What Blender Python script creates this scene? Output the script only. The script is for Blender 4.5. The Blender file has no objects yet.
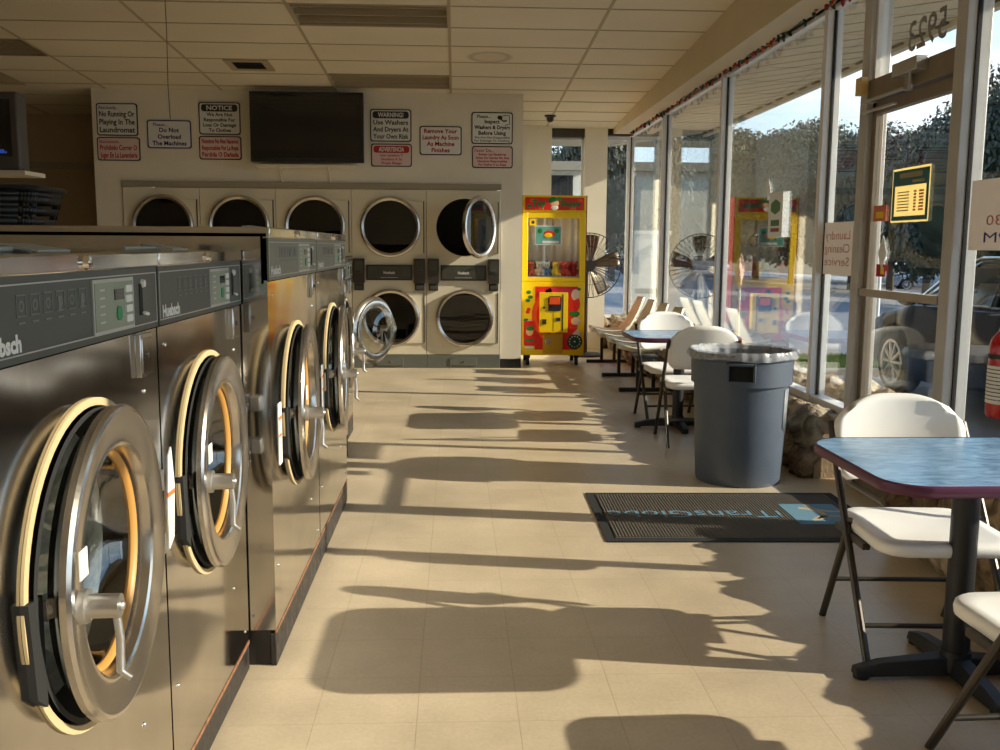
import bpy, math, random
from mathutils import Vector, Matrix
random.seed(7)
C = bpy.context.scene.collection
PI = math.pi

# ------------------------------------------------------------------ mesh builder
class MB:
    def __init__(s): s.v = []; s.f = []; s.m = []; s.T = Matrix.Identity(4)
    def _add(s, vs, fs, m=0):
        b = len(s.v)
        s.v += [tuple(s.T @ Vector(p)) for p in vs]
        s.f += [tuple(b + i for i in f) for f in fs]; s.m += [m] * len(fs)
        return s
    def box(s, x0, x1, y0, y1, z0, z1, m=0):
        if x0 > x1: x0, x1 = x1, x0
        if y0 > y1: y0, y1 = y1, y0
        if z0 > z1: z0, z1 = z1, z0
        return s._add([(x0,y0,z0),(x1,y0,z0),(x1,y1,z0),(x0,y1,z0),(x0,y0,z1),(x1,y0,z1),(x1,y1,z1),(x0,y1,z1)],
            [(3,2,1,0),(4,5,6,7),(0,1,5,4),(1,2,6,5),(2,3,7,6),(3,0,4,7)], m)
    def tube(s, pts, r, n=10, m=0, closed=False, caps=True):
        pts = [Vector(p) for p in pts]; k = len(pts)
        rs = r if isinstance(r, (list, tuple)) else [r] * k
        tang = []
        for i in range(k):
            a = pts[i-1] if (i > 0 or closed) else pts[i]
            b = pts[(i+1) % k] if (i < k-1 or closed) else pts[i]
            tang.append((b - a).normalized())
        up = Vector((0,0,1)) if abs(tang[0].z) < .9 else Vector((1,0,0))
        nrm = (up - tang[0]*up.dot(tang[0])).normalized()
        vs = []
        for i in range(k):
            nrm = (nrm - tang[i]*nrm.dot(tang[i])).normalized()
            bn = tang[i].cross(nrm)
            for j in range(n):
                a = 2*PI*j/n
                vs.append(pts[i] + (nrm*math.cos(a) + bn*math.sin(a))*rs[i])
        fs = []
        for i in range(k if closed else k-1):
            i2 = (i+1) % k
            for j in range(n):
                j2 = (j+1) % n
                fs.append((i*n+j, i*n+j2, i2*n+j2, i2*n+j))
        if caps and not closed:
            fs.append(tuple(range(n-1, -1, -1))); fs.append(tuple((k-1)*n + j for j in range(n)))
        return s._add(vs, fs, m)
    def cyl(s, p0, p1, r, r2=None, n=24, m=0):
        return s.tube([p0, p1], [r, r if r2 is None else r2], n, m)
    def lathe(s, prof, c=(0,0,0), axis='z', n=48, m=0, caps=False, a0=0, a1=2*PI):
        vs = []; k = len(prof); full = abs(a1-a0-2*PI) < 1e-6
        nn = n if full else n+1
        for r, h in prof:
            for j in range(nn):
                a = a0 + (a1-a0)*j/n
                x, y = r*math.cos(a), r*math.sin(a)
                p = {'z': (x,y,h), 'y': (x,h,y), 'x': (h,x,y)}[axis]
                vs.append((p[0]+c[0], p[1]+c[1], p[2]+c[2]))
        fs = []
        for i in range(k-1):
            for j in range(n):
                j2 = (j+1) % nn
                fs.append((i*nn+j, i*nn+j2, (i+1)*nn+j2, (i+1)*nn+j))
        if caps: fs.append(tuple(range(nn-1,-1,-1))); fs.append(tuple((k-1)*nn+j for j in range(nn)))
        return s._add(vs, fs, m)
    def ball(s, c, r, n=12, k=8, m=0, jit=0, rng=None):
        r = r if isinstance(r, (list, tuple)) else (r, r, r)
        vs = [(c[0], c[1], c[2]-r[2])]; 
        for i in range(1, k):
            t = PI*i/k
            for j in range(n):
                a = 2*PI*j/n; q = 1 + (rng.uniform(-jit, jit) if jit else 0)
                vs.append((c[0]+r[0]*q*math.sin(t)*math.cos(a), c[1]+r[1]*q*math.sin(t)*math.sin(a), c[2]-r[2]*q*math.cos(t)))
        vs.append((c[0], c[1], c[2]+r[2])); e = len(vs)-1; fs = []
        for j in range(n): fs.append((0, 1+(j+1)%n, 1+j)); fs.append((e, e-n+j, e-n+(j+1)%n))
        for i in range(k-2):
            for j in range(n):
                a = 1+i*n; fs.append((a+j, a+(j+1)%n, a+n+(j+1)%n, a+n+j))
        return s._add(vs, fs, m)
    def prism(s, poly, d0, d1, plane='xz', m=0):
        f = {'xz': lambda p,d: (p[0],d,p[1]), 'xy': lambda p,d: (p[0],p[1],d), 'yz': lambda p,d: (d,p[0],p[1])}[plane]
        n = len(poly)
        vs = [f(p,d0) for p in poly] + [f(p,d1) for p in poly]
        fs = [tuple(range(n)), tuple(range(2*n-1, n-1, -1))]
        for i in range(n): j = (i+1) % n; fs.append((i, i+n, j+n, j))
        return s._add(vs, fs, m)
    def hole_panel(s, x0, x1, z0, z1, cx, cz, r, y, m=0, n=64):
        angs = sorted(set([2*PI*i/n for i in range(n)] + [math.atan2(z-cz, x-cx) % (2*PI) for x in (x0,x1) for z in (z0,z1)]))
        vs = []
        for a in angs:
            c, si = math.cos(a), math.sin(a)
            t = min(((x1-cx)/c if c > 1e-9 else (x0-cx)/c if c < -1e-9 else 1e9), ((z1-cz)/si if si > 1e-9 else (z0-cz)/si if si < -1e-9 else 1e9))
            vs.append((cx+r*c, y, cz+r*si)); vs.append((cx+t*c, y, cz+t*si))
        k = len(angs)
        fs = [(2*i, 2*((i+1)%k), 2*((i+1)%k)+1, 2*i+1) for i in range(k)]
        return s._add(vs, fs, m)
    def grid(s, fn, nu, nv, m=0):
        vs = [fn(i/nu, j/nv) for i in range(nu+1) for j in range(nv+1)]
        fs = [(i*(nv+1)+j, (i+1)*(nv+1)+j, (i+1)*(nv+1)+j+1, i*(nv+1)+j+1) for i in range(nu) for j in range(nv)]
        return s._add(vs, fs, m)
    def mesh(s, name, mats, sharp=35):
        me = bpy.data.meshes.new(name); me.from_pydata(s.v, [], s.f)
        for x in (mats if isinstance(mats, (list, tuple)) else [mats]): me.materials.append(x)
        me.polygons.foreach_set('material_index', s.m)
        me.polygons.foreach_set('use_smooth', [True]*len(s.f))
        me.update(); me.validate()
        import bmesh
        b = bmesh.new(); b.from_mesh(me); bmesh.ops.recalc_face_normals(b, faces=b.faces); b.to_mesh(me); b.free()
        me.set_sharp_from_angle(angle=math.radians(sharp))
        return me

def rr(x0, x1, y0, y1, r, n=6):
    """rounded rectangle outline"""
    out = []
    for cx, cy, a0 in ((x1-r,y1-r,0),(x0+r,y1-r,PI/2),(x0+r,y0+r,PI),(x1-r,y0+r,1.5*PI)):
        for i in range(n+1):
            a = a0 + PI/2*i/n; out.append((cx+r*math.cos(a), cy+r*math.sin(a)))
    return out

def obj(name, mb, mats, parent=None, loc=None, rot=None, bevel=0, solid=0, sub=0, sharp=35, label=None, kind=None):
    o = bpy.data.objects.new(name, mb.mesh(name, mats, sharp) if isinstance(mb, MB) else mb)
    C.objects.link(o)
    if parent: o.parent = parent
    if loc: o.location = loc
    if rot: o.rotation_euler = rot
    if solid: k = o.modifiers.new('s','SOLIDIFY'); k.thickness = solid; k.offset = 0
    if sub: k = o.modifiers.new('u','SUBSURF'); k.levels = sub; k.render_levels = sub
    if bevel:
        k = o.modifiers.new('b','BEVEL'); k.width = bevel; k.segments = 2; k.limit_method = 'ANGLE'; k.angle_limit = math.radians(40)
    if label: o['label'] = label
    if kind: o['kind'] = kind
    return o
def tag(o, label, cat, group=None, kind=None):
    o['label'] = label; o['category'] = cat
    if group: o['group'] = group
    if kind: o['kind'] = kind
    return o
def thing(name, label, cat, loc=(0,0,0), rz=0, group=None):
    o = bpy.data.objects.new(name, None); C.objects.link(o); o.empty_display_size = .1
    o.location = loc; o.rotation_euler = (0,0,rz)
    return tag(o, label, cat, group)
def struct(name, mb, mats, parent=None, **k):
    return obj(name, mb, mats, parent, kind='structure', **k)
KIDS = {}
def dup(root, loc, rz, label, group=None):
    def cp(o, par):
        c = o.copy(); C.objects.link(c); c.parent = par
        for ch in list(o.children): cp(ch, c)
        return c
    r = cp(root, None); r.location = loc; r.rotation_euler = (0,0,rz); r['label'] = label
    if group: r['group'] = group
    return r

# text -> mesh, standing in local XZ plane facing -Y, centred, fitted in w x h
def text_mb(mb, lines, w, h, cx=0, cz=0, y=0, m=0, bold=.0, depth=.002, gap=1.12, align='CENTER', mirror=False, fit=True):
    n = len(lines); lh = h/n
    for i, t in enumerate(lines):
        if not t.strip(): continue
        cu = bpy.data.curves.new('t','FONT'); cu.body = t; cu.size = 1; cu.offset = bold; cu.extrude = 0; cu.resolution_u = 2
        to = bpy.data.objects.new('t', cu); C.objects.link(to)
        dg = bpy.context.evaluated_depsgraph_get(); dg.update()
        me = bpy.data.meshes.new_from_object(to.evaluated_get(dg))
        bpy.data.objects.remove(to); bpy.data.curves.remove(cu)
        if not len(me.vertices): continue
        xs = [v.co.x for v in me.vertices]; W = max(xs)-min(xs)
        sz = lh/gap/.95
        sx = min(sz, w/W) if fit else w/W
        if isinstance(align, (tuple, list)): pass
        x0 = cx - W*sx/2 if align == 'CENTER' else cx - w/2
        zb = cz + h/2 - lh*(i+.5) - sz*.33
        vs = []
        for v in me.vertices:
            px = x0 + (v.co.x-min(xs))*sx
            if mirror: px = 2*cx - px
            vs.append((px, y, zb + v.co.y*sz))
        mb._add(vs, [tuple(p.vertices) for p in me.polygons], m)
        bpy.data.meshes.remove(me)
    return mb

# ------------------------------------------------------------------ materials
def mk(name):
    m = bpy.data.materials.new(name); m.use_nodes = True
    nt = m.node_tree; b = nt.nodes['Principled BSDF']; return m, nt, b
def N(nt, t, **k):
    n = nt.nodes.new(t)
    for a, v in k.items(): setattr(n, a, v)
    return n
def mat(name, col, rough=.5, metal=0, noise=0, nscale=8, bump=0, bscale=60, spec=None, stretch=None, rvar=0, coat=0, emit=0):
    m, nt, b = mk(name)
    b.inputs['Base Color'].default_value = (*col, 1); b.inputs['Roughness'].default_value = rough; b.inputs['Metallic'].default_value = metal
    if spec is not None: b.inputs['Specular IOR Level'].default_value = spec
    if coat: b.inputs['Coat Weight'].default_value = coat
    if emit: b.inputs['Emission Color'].default_value = (*col,1); b.inputs['Emission Strength'].default_value = emit
    if noise or bump or rvar:
        tc = N(nt,'ShaderNodeTexCoord'); mp = N(nt,'ShaderNodeMapping'); nt.links.new(tc.outputs['Object'], mp.inputs[0])
        if stretch: mp.inputs['Scale'].default_value = stretch
    if noise or rvar:
        nz = N(nt,'ShaderNodeTexNoise'); nz.inputs['Scale'].default_value = nscale; nz.inputs['Detail'].default_value = 5
        nt.links.new(mp.outputs[0], nz.inputs['Vector'])
    if noise:
        r = N(nt,'ShaderNodeMapRange'); r.inputs['From Min'].default_value=.3; r.inputs['From Max'].default_value=.7
        r.inputs['To Min'].default_value = 1-noise; r.inputs['To Max'].default_value = 1+noise
        mx = N(nt,'ShaderNodeVectorMath', operation='SCALE'); mx.inputs[0].default_value = col
        nt.links.new(nz.outputs[0], r.inputs[0]); nt.links.new(r.outputs[0], mx.inputs['Scale']); nt.links.new(mx.outputs[0], b.inputs['Base Color'])
    if rvar:
        r = N(nt,'ShaderNodeMapRange'); r.inputs['From Min'].default_value=.3; r.inputs['From Max'].default_value=.7
        r.inputs['To Min'].default_value = max(0,rough-rvar); r.inputs['To Max'].default_value = rough+rvar
        nt.links.new(nz.outputs[0], r.inputs[0]); nt.links.new(r.outputs[0], b.inputs['Roughness'])
    if bump:
        nb = N(nt,'ShaderNodeTexNoise'); nb.inputs['Scale'].default_value = bscale; nb.inputs['Detail'].default_value = 4
        bp = N(nt,'ShaderNodeBump'); bp.inputs['Strength'].default_value = bump; bp.inputs['Distance'].default_value = .01
        nt.links.new(mp.outputs[0], nb.inputs['Vector']); nt.links.new(nb.outputs[0], bp.inputs['Height']); nt.links.new(bp.outputs[0], b.inputs['Normal'])
    return m

def steel(name, col, r0=.2, r1=.34, wob=.25, metal=1):
    m, nt, b = mk(name); b.inputs['Metallic'].default_value = metal
    tc = N(nt,'ShaderNodeTexCoord'); mp = N(nt,'ShaderNodeMapping'); mp.inputs['Scale'].default_value = (120,120,1.5)
    nt.links.new(tc.outputs['Object'], mp.inputs[0])
    nz = N(nt,'ShaderNodeTexNoise'); nz.inputs['Scale'].default_value = 2; nz.inputs['Detail'].default_value = 3; nt.links.new(mp.outputs[0], nz.inputs['Vector'])
    r = N(nt,'ShaderNodeMapRange'); r.inputs['To Min'].default_value = r0; r.inputs['To Max'].default_value = r1; nt.links.new(nz.outputs[0], r.inputs[0]); nt.links.new(r.outputs[0], b.inputs['Roughness'])
    n2 = N(nt,'ShaderNodeTexNoise'); n2.inputs['Scale'].default_value = 5; n2.inputs['Detail'].default_value = 4; nt.links.new(tc.outputs['Object'], n2.inputs['Vector'])
    cr = N(nt,'ShaderNodeMapRange'); cr.inputs['From Min'].default_value=.3; cr.inputs['From Max'].default_value=.75; cr.inputs['To Min'].default_value=.86; cr.inputs['To Max'].default_value=1.06
    mx = N(nt,'ShaderNodeVectorMath', operation='SCALE'); mx.inputs[0].default_value = col
    nt.links.new(n2.outputs[0], cr.inputs[0]); nt.links.new(cr.outputs[0], mx.inputs['Scale']); nt.links.new(mx.outputs[0], b.inputs['Base Color'])
    n3 = N(nt,'ShaderNodeTexNoise'); n3.inputs['Scale'].default_value = 2.2; n3.inputs['Detail'].default_value = 1; nt.links.new(tc.outputs['Object'], n3.inputs['Vector'])
    bp = N(nt,'ShaderNodeBump'); bp.inputs['Strength'].default_value = wob; bp.inputs['Distance'].default_value = .03
    nt.links.new(n3.outputs[0], bp.inputs['Height']); nt.links.new(bp.outputs[0], b.inputs['Normal'])
    return m

def glass(name, tint=(.85,.88,.87), k=1.0, f0=.04, rough=0.0):
    m, nt, b = mk(name); nt.nodes.remove(b); out = nt.nodes['Material Output']
    tr = N(nt,'ShaderNodeBsdfTransparent'); tr.inputs[0].default_value = (*tint,1)
    gl = N(nt,'ShaderNodeBsdfGlossy'); gl.inputs['Color'].default_value = (1,1,1,1); gl.inputs['Roughness'].default_value = rough
    ge = N(nt,'ShaderNodeNewGeometry'); dt = N(nt,'ShaderNodeVectorMath', operation='DOT_PRODUCT')
    nt.links.new(ge.outputs['Incoming'], dt.inputs[0]); nt.links.new(ge.outputs['Normal'], dt.inputs[1])
    ab = N(nt,'ShaderNodeMath', operation='ABSOLUTE'); nt.links.new(dt.outputs['Value'], ab.inputs[0])
    s1 = N(nt,'ShaderNodeMath', operation='SUBTRACT', use_clamp=True); s1.inputs[0].default_value = 1; nt.links.new(ab.outputs[0], s1.inputs[1])
    pw = N(nt,'ShaderNodeMath', operation='POWER'); nt.links.new(s1.outputs[0], pw.inputs[0]); pw.inputs[1].default_value = 5
    ml = N(nt,'ShaderNodeMath', operation='MULTIPLY_ADD', use_clamp=True); nt.links.new(pw.outputs[0], ml.inputs[0]); ml.inputs[1].default_value = (1-f0)*k; ml.inputs[2].default_value = f0
    mx = N(nt,'ShaderNodeMixShader'); nt.links.new(ml.outputs[0], mx.inputs[0]); nt.links.new(tr.outputs[0], mx.inputs[1]); nt.links.new(gl.outputs[0], mx.inputs[2])
    nt.links.new(mx.outputs[0], out.inputs[0]); return m

def srgb(r, g, b):
    f = lambda c: (c/255/12.92) if c/255 <= .04045 else ((c/255+.055)/1.055)**2.4
    return (f(r), f(g), f(b))

STEEL = steel('brushed_steel', (.57,.55,.52), .07, .15, .18)
STEELD = steel('door_steel', (.60,.57,.53), .16, .26, .12)
CHROME = mat('chrome', (.75,.73,.70), .12, 1)
ALU = mat('aluminium', (.55,.54,.52), .38, 1, rvar=.08, nscale=20)
ALUP = mat('painted_aluminium', srgb(222,220,216), .35, .0, noise=.05, nscale=6)
ALUB = mat('weathered_aluminium', srgb(172,160,142), .4, .1, noise=.08, nscale=6)
ALUG = mat('grey_aluminium', srgb(184,180,174), .4, .1, noise=.07, nscale=6)
ALUR = mat('bronze_rail', srgb(132,118,100), .45, .2, noise=.1, nscale=8)
DARKMET = mat('dark_metal', (.03,.028,.026), .45, .4)
BLACK = mat('black_plastic', (.012,.012,.012), .45)
BLACKM = mat('black_matte', (.01,.01,.01), .85)
KICK = mat('scuffed_black_base', (.018,.015,.013), .5, noise=.4, nscale=20, rvar=.15)
RUST = mat('rusty_edge', (.20,.09,.04), .8, noise=.5, nscale=30)
PANEL = mat('slate_panel', srgb(72,76,70), .42, noise=.05)
PANELG = mat('light_slate_panel', srgb(100,104,94), .35, noise=.05)
KEYPAD = mat('keypad_green_grey', srgb(138,146,128), .4)
SILVER = mat('silver_line', (.55,.55,.52), .35, .6)
LETTER = mat('white_lettering', (.72,.72,.68), .5)
GREENB = mat('green_button', (.01,.25,.09), .4)
DISP = mat('display_window', (.02,.02,.018), .15)
CREAM = mat('cream_gasket', srgb(182,162,122), .7)
AMBER = mat('amber_rubber', srgb(184,134,66), .45)
DRUM = mat('dark_drum', (.035,.033,.03), .5, .5, noise=.3, nscale=60)
BOWL = glass('door_bowl_glass', (.86,.90,.88), 1.0, .14)
SMOKE = glass('smoked_glass', (.10,.10,.10), 1.0, .05)
GLASS = glass('window_glass', (.88,.90,.89), 1.35, .055)
STICK = mat('white_sticker', (.75,.74,.70), .5)
ORANGE = mat('orange_print', (.75,.16,.03), .5)
ENAMEL = mat('almond_enamel', srgb(216,206,180), .38, noise=.04, nscale=3)
WALL = mat('cream_wall_paint', srgb(222,213,192), .75, noise=.04, nscale=2, bump=.1, bscale=120)
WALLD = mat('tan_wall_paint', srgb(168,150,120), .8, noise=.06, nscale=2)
STRIP = mat('taupe_trim', srgb(150,138,116), .6)
BASEB = mat('black_vinyl_base', (.012,.011,.011), .45)
WHITEP = mat('white_plastic', srgb(240,238,233), .42, noise=.02, nscale=5)
FRAME = mat('brown_grey_frame', srgb(70,64,58), .38, .5)
LAMIN = None
PURPLE = mat('purple_edge', srgb(84,34,66), .38)
PEDEST = mat('black_pedestal', (.016,.016,.018), .42, .2)
SHELL = mat('cream_fibreglass', srgb(232,224,200), .4, noise=.04)
YEL = mat('yellow_cabinet', srgb(246,206,10), .32)
RED = mat('red_print', srgb(214,34,20), .35)
REDO = mat('orange_red_print', srgb(236,84,24), .35, noise=.12, nscale=14)
GRN = mat('green_print', srgb(28,120,50), .4)
PINK = mat('magenta_print', srgb(200,30,70), .35)
CANG = mat('slate_blue_plastic', srgb(74,84,98), .48, noise=.06, nscale=9, bump=.05)
LINER = glass('clear_liner', (.80,.82,.84), 1.0, .14, .18)
SIGNW = mat('sign_white', srgb(214,212,206), .45)
SIGNP = mat('sign_faded_pink', srgb(214,188,180), .45)
INKB = mat('black_ink', (.02,.02,.022), .5)
INKR = mat('red_ink', srgb(170,26,24), .5)
INKN = mat('navy_ink', srgb(36,32,110), .5)
SCREEN = mat('tv_screen', (.006,.006,.007), .12, coat=.5)
BEZ = mat('tv_bezel', (.015,.015,.015), .3)
CRTB = mat('crt_casing', srgb(84,78,70), .5)
ASPH = mat('asphalt', srgb(118,117,118), .85, noise=.12, nscale=1.5, bump=.3, bscale=80)
ROADM = mat('road_concrete', srgb(160,156,150), .85, noise=.08, nscale=.6)
GRASSM = mat('grass_ground', srgb(88,112,48), .9, noise=.4, nscale=14, bump=.6, bscale=60)
DIRT = mat('gravel_bed', srgb(190,172,146), .9, noise=.3, nscale=24, bump=.7, bscale=60)
SOFM = mat('soffit_paint', srgb(206,190,158), .7, noise=.04, nscale=2)
BLUECAR = mat('navy_car_paint', (.002,.005,.022), .3, 0, spec=.2)
SILCAR = mat('silver_car_paint', (.42,.46,.52), .25, .6, coat=1)
WHCAR = mat('white_car_paint', (.7,.72,.75), .25, coat=1)
TINT = mat('car_window_tint', (.02,.03,.035), .06)
TYRE = mat('tyre_rubber', (.02,.02,.02), .8)
RIM = mat('alloy_rim', (.62,.62,.62), .25, 1)
BARK = mat('bark', (.08,.06,.045), .9)

def leafmat(name, c):
    m, nt, b = mk(name); b.inputs['Roughness'].default_value = .6
    oi = N(nt,'ShaderNodeNewGeometry'); r = N(nt,'ShaderNodeValToRGB')
    r.color_ramp.elements[0].color = (c[0]*.55, c[1]*.55, c[2]*.5, 1); r.color_ramp.elements[1].color = (c[0]*1.5, c[1]*1.4, c[2]*1.3, 1)
    nt.links.new(oi.outputs['Random Per Island'], r.inputs[0]); nt.links.new(r.outputs[0], b.inputs['Base Color'])
    return m
LEAFD = leafmat('dark_leaves', (.024,.034,.018)); LEAFM = leafmat('mid_leaves', (.045,.056,.026))

def stonemat():
    m, nt, b = mk('mortared_field_stone'); b.inputs['Roughness'].default_value = .8
    tc = N(nt,'ShaderNodeTexCoord')
    v = N(nt,'ShaderNodeNewGeometry'); r = N(nt,'ShaderNodeValToRGB')
    cs = [(0,srgb(120,100,78)),(.35,srgb(164,142,110)),(.6,srgb(138,112,80)),(.8,srgb(190,174,146)),(1,srgb(120,108,92))]
    r.color_ramp.elements[0].position=0; r.color_ramp.elements[0].color=(*cs[0][1],1); r.color_ramp.elements[1].position=1; r.color_ramp.elements[1].color=(*cs[4][1],1)
    for p,c in cs[1:4]: e = r.color_ramp.elements.new(p); e.color=(*c,1)
    nt.links.new(v.outputs['Random Per Island'], r.inputs[0])
    nz = N(nt,'ShaderNodeTexNoise'); nz.inputs['Scale'].default_value=11; nz.inputs['Detail'].default_value=10; nz.inputs['Distortion'].default_value=.8; nt.links.new(tc.outputs['Object'], nz.inputs['Vector'])
    mr = N(nt,'ShaderNodeMapRange'); mr.inputs['From Min'].default_value=.3; mr.inputs['From Max'].default_value=.7; mr.inputs['To Min'].default_value=.25; mr.inputs['To Max'].default_value=1.5
    mx = N(nt,'ShaderNodeVectorMath', operation='SCALE'); nt.links.new(nz.outputs[0], mr.inputs[0]); nt.links.new(r.outputs[0], mx.inputs[0]); nt.links.new(mr.outputs[0], mx.inputs['Scale']); nt.links.new(mx.outputs[0], b.inputs['Base Color'])
    bp = N(nt,'ShaderNodeBump'); bp.inputs['Strength'].default_value=1.0; bp.inputs['Distance'].default_value=.05; nt.links.new(nz.outputs[0], bp.inputs['Height']); nt.links.new(bp.outputs[0], b.inputs['Normal'])
    return m
STONE = stonemat()

def floormat():
    m, nt, b = mk('vinyl_floor_tiles')
    tc = N(nt,'ShaderNodeTexCoord'); mp = N(nt,'ShaderNodeMapping'); nt.links.new(tc.outputs['Object'], mp.inputs[0])
    mp.inputs['Location'].default_value = (.12,.05,0)
    br = N(nt,'ShaderNodeTexBrick'); br.offset = 0; br.squash = 1
    br.inputs['Scale'].default_value = 1; br.inputs['Brick Width'].default_value = .315; br.inputs['Row Height'].default_value = .315
    br.inputs['Mortar Size'].default_value = .0022; br.inputs['Mortar Smooth'].default_value = .3
    c = srgb(200,183,156)
    br.inputs['Color1'].default_value = (*c,1); br.inputs['Color2'].default_value = (c[0]*.965,c[1]*.96,c[2]*.95,1); br.inputs['Mortar'].default_value = (c[0]*.84,c[1]*.81,c[2]*.77,1)
    nt.links.new(mp.outputs[0], br.inputs['Vector'])
    nz = N(nt,'ShaderNodeTexNoise'); nz.inputs['Scale'].default_value=1.6; nz.inputs['Detail'].default_value=7; nz.inputs['Roughness'].default_value=.65; nt.links.new(tc.outputs['Object'], nz.inputs['Vector'])
    mr = N(nt,'ShaderNodeMapRange'); mr.inputs['From Min'].default_value=.3; mr.inputs['From Max'].default_value=.7; mr.inputs['To Min'].default_value=.78; mr.inputs['To Max'].default_value=1.10
    nt.links.new(nz.outputs[0], mr.inputs[0])
    n2 = N(nt,'ShaderNodeTexNoise'); n2.inputs['Scale'].default_value=70; n2.inputs['Detail'].default_value=3; nt.links.new(tc.outputs['Object'], n2.inputs['Vector'])
    m2 = N(nt,'ShaderNodeMapRange'); m2.inputs['From Min'].default_value=.3; m2.inputs['From Max'].default_value=.7; m2.inputs['To Min'].default_value=.93; m2.inputs['To Max'].default_value=1.04
    nt.links.new(n2.outputs[0], m2.inputs[0])
    mu = N(nt,'ShaderNodeMath', operation='MULTIPLY'); nt.links.new(mr.outputs[0], mu.inputs[0]); nt.links.new(m2.outputs[0], mu.inputs[1])
    mx = N(nt,'ShaderNodeVectorMath', operation='SCALE'); nt.links.new(br.outputs['Color'], mx.inputs[0]); nt.links.new(mu.outputs[0], mx.inputs['Scale']); nt.links.new(mx.outputs[0], b.inputs['Base Color'])
    rr_ = N(nt,'ShaderNodeMapRange'); rr_.inputs['To Min'].default_value=.24; rr_.inputs['To Max'].default_value=.5; nt.links.new(nz.outputs[0], rr_.inputs[0]); nt.links.new(rr_.outputs[0], b.inputs['Roughness'])
    bp = N(nt,'ShaderNodeBump'); bp.inputs['Strength'].default_value=.25; bp.inputs['Distance'].default_value=.004
    nt.links.new(br.outputs['Fac'], bp.inputs['Height']); bp.invert = True; nt.links.new(bp.outputs[0], b.inputs['Normal'])
    return m
FLOOR = floormat()

def laminmat():
    m, nt, b = mk('blue_marbled_laminate'); b.inputs['Roughness'].default_value=.25
    tc = N(nt,'ShaderNodeTexCoord'); mp = N(nt,'ShaderNodeMapping'); mp.inputs['Scale'].default_value=(6,16,1); mp.inputs['Rotation'].default_value=(0,0,.4); nt.links.new(tc.outputs['Object'], mp.inputs[0])
    nz = N(nt,'ShaderNodeTexNoise'); nz.inputs['Scale'].default_value=1.6; nz.inputs['Detail'].default_value=8; nz.inputs['Distortion'].default_value=1.2; nt.links.new(mp.outputs[0], nz.inputs['Vector'])
    r = N(nt,'ShaderNodeValToRGB'); r.color_ramp.elements[0].position=.3; r.color_ramp.elements[0].color=(*srgb(70,112,152),1); r.color_ramp.elements[1].position=.72; r.color_ramp.elements[1].color=(*srgb(136,178,214),1)
    nt.links.new(nz.outputs[0], r.inputs[0]); nt.links.new(r.outputs[0], b.inputs['Base Color']); return m
LAMIN = laminmat()

def ceilmat():
    m, nt, b = mk('ceiling_tile_board'); b.inputs['Roughness'].default_value=.85
    tc = N(nt,'ShaderNodeTexCoord'); c = srgb(222,210,184)
    nz = N(nt,'ShaderNodeTexNoise'); nz.inputs['Scale'].default_value=.9; nz.inputs['Detail'].default_value=4; nt.links.new(tc.outputs['Object'], nz.inputs['Vector'])
    mr = N(nt,'ShaderNodeMapRange'); mr.inputs['From Min'].default_value=.3; mr.inputs['From Max'].default_value=.7; mr.inputs['To Min'].default_value=.93; mr.inputs['To Max'].default_value=1.03
    # water stain ring
    d = N(nt,'ShaderNodeVectorMath', operation='DISTANCE'); d.inputs[1].default_value=(.33,9.75,3.294); nt.links.new(tc.outputs['Object'], d.inputs[0])
    st = N(nt,'ShaderNodeValToRGB'); e=st.color_ramp.elements; e[0].position=0; e[0].color=(.90,.86,.8,1); e[1].position=1; e[1].color=(1,1,1,1)
    for p,v in ((.14,.9),(.19,.66),(.24,1.0)): q=e.new(p); q.color=(v,v*.97 if v<1 else 1,v*.92 if v<1 else 1,1)
    nt.links.new(d.outputs['Value'], st.inputs[0])
    mx = N(nt,'ShaderNodeVectorMath', operation='SCALE'); mx.inputs[0].default_value=c; nt.links.new(nz.outputs[0], mr.inputs[0]); nt.links.new(mr.outputs[0], mx.inputs['Scale'])
    mm = N(nt,'ShaderNodeVectorMath', operation='MULTIPLY'); nt.links.new(mx.outputs[0], mm.inputs[0]); nt.links.new(st.outputs[0], mm.inputs[1]); nt.links.new(mm.outputs[0], b.inputs['Base Color'])
    return m
CEIL = ceilmat()
TEE = mat('ceiling_tee', srgb(176,160,128), .6)

def paper(name, col, tr=.55):
    m, nt, b = mk(name); out = nt.nodes['Material Output']; nt.nodes.remove(b)
    d = N(nt,'ShaderNodeBsdfDiffuse'); d.inputs[0].default_value=(*col,1); t_ = N(nt,'ShaderNodeBsdfTranslucent'); t_.inputs[0].default_value=(*col,1)
    mx = N(nt,'ShaderNodeMixShader'); mx.inputs[0].default_value=tr; nt.links.new(d.outputs[0],mx.inputs[1]); nt.links.new(t_.outputs[0],mx.inputs[2]); nt.links.new(mx.outputs[0],out.inputs[0]); return m
def linermat():
    m, nt, b = mk('frosted_bag'); out = nt.nodes['Material Output']
    b.inputs['Base Color'].default_value=(.85,.86,.88,1); b.inputs['Roughness'].default_value=.25
    t_ = N(nt,'ShaderNodeBsdfTransparent'); t_.inputs[0].default_value=(.9,.92,.94,1); mx=N(nt,'ShaderNodeMixShader'); mx.inputs[0].default_value=.28
    nt.links.new(t_.outputs[0],mx.inputs[1]); nt.links.new(b.outputs[0],mx.inputs[2]); nt.links.new(mx.outputs[0],out.inputs[0]); return m
LINER = linermat()
WDRUM = mat('stainless_drum',(.42,.42,.40),.32,.9,noise=.25,nscale=50)
# ------------------------------------------------------------------ layout constants
XG = 2.48            # glass line
YB = 11.45           # dryer wall
YF = 13.85            # far wall
XE, ZE = 4.13, 3.34   # soffit edge
def zc(y): return 3.2 - .051*(y - 11.5)
ZH = 3.02            # window head
MUL = [-3.4, -1.05, 1.43, 3.94, 4.68, 5.77, 6.45, 8.95, 11.47, YF]

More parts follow.
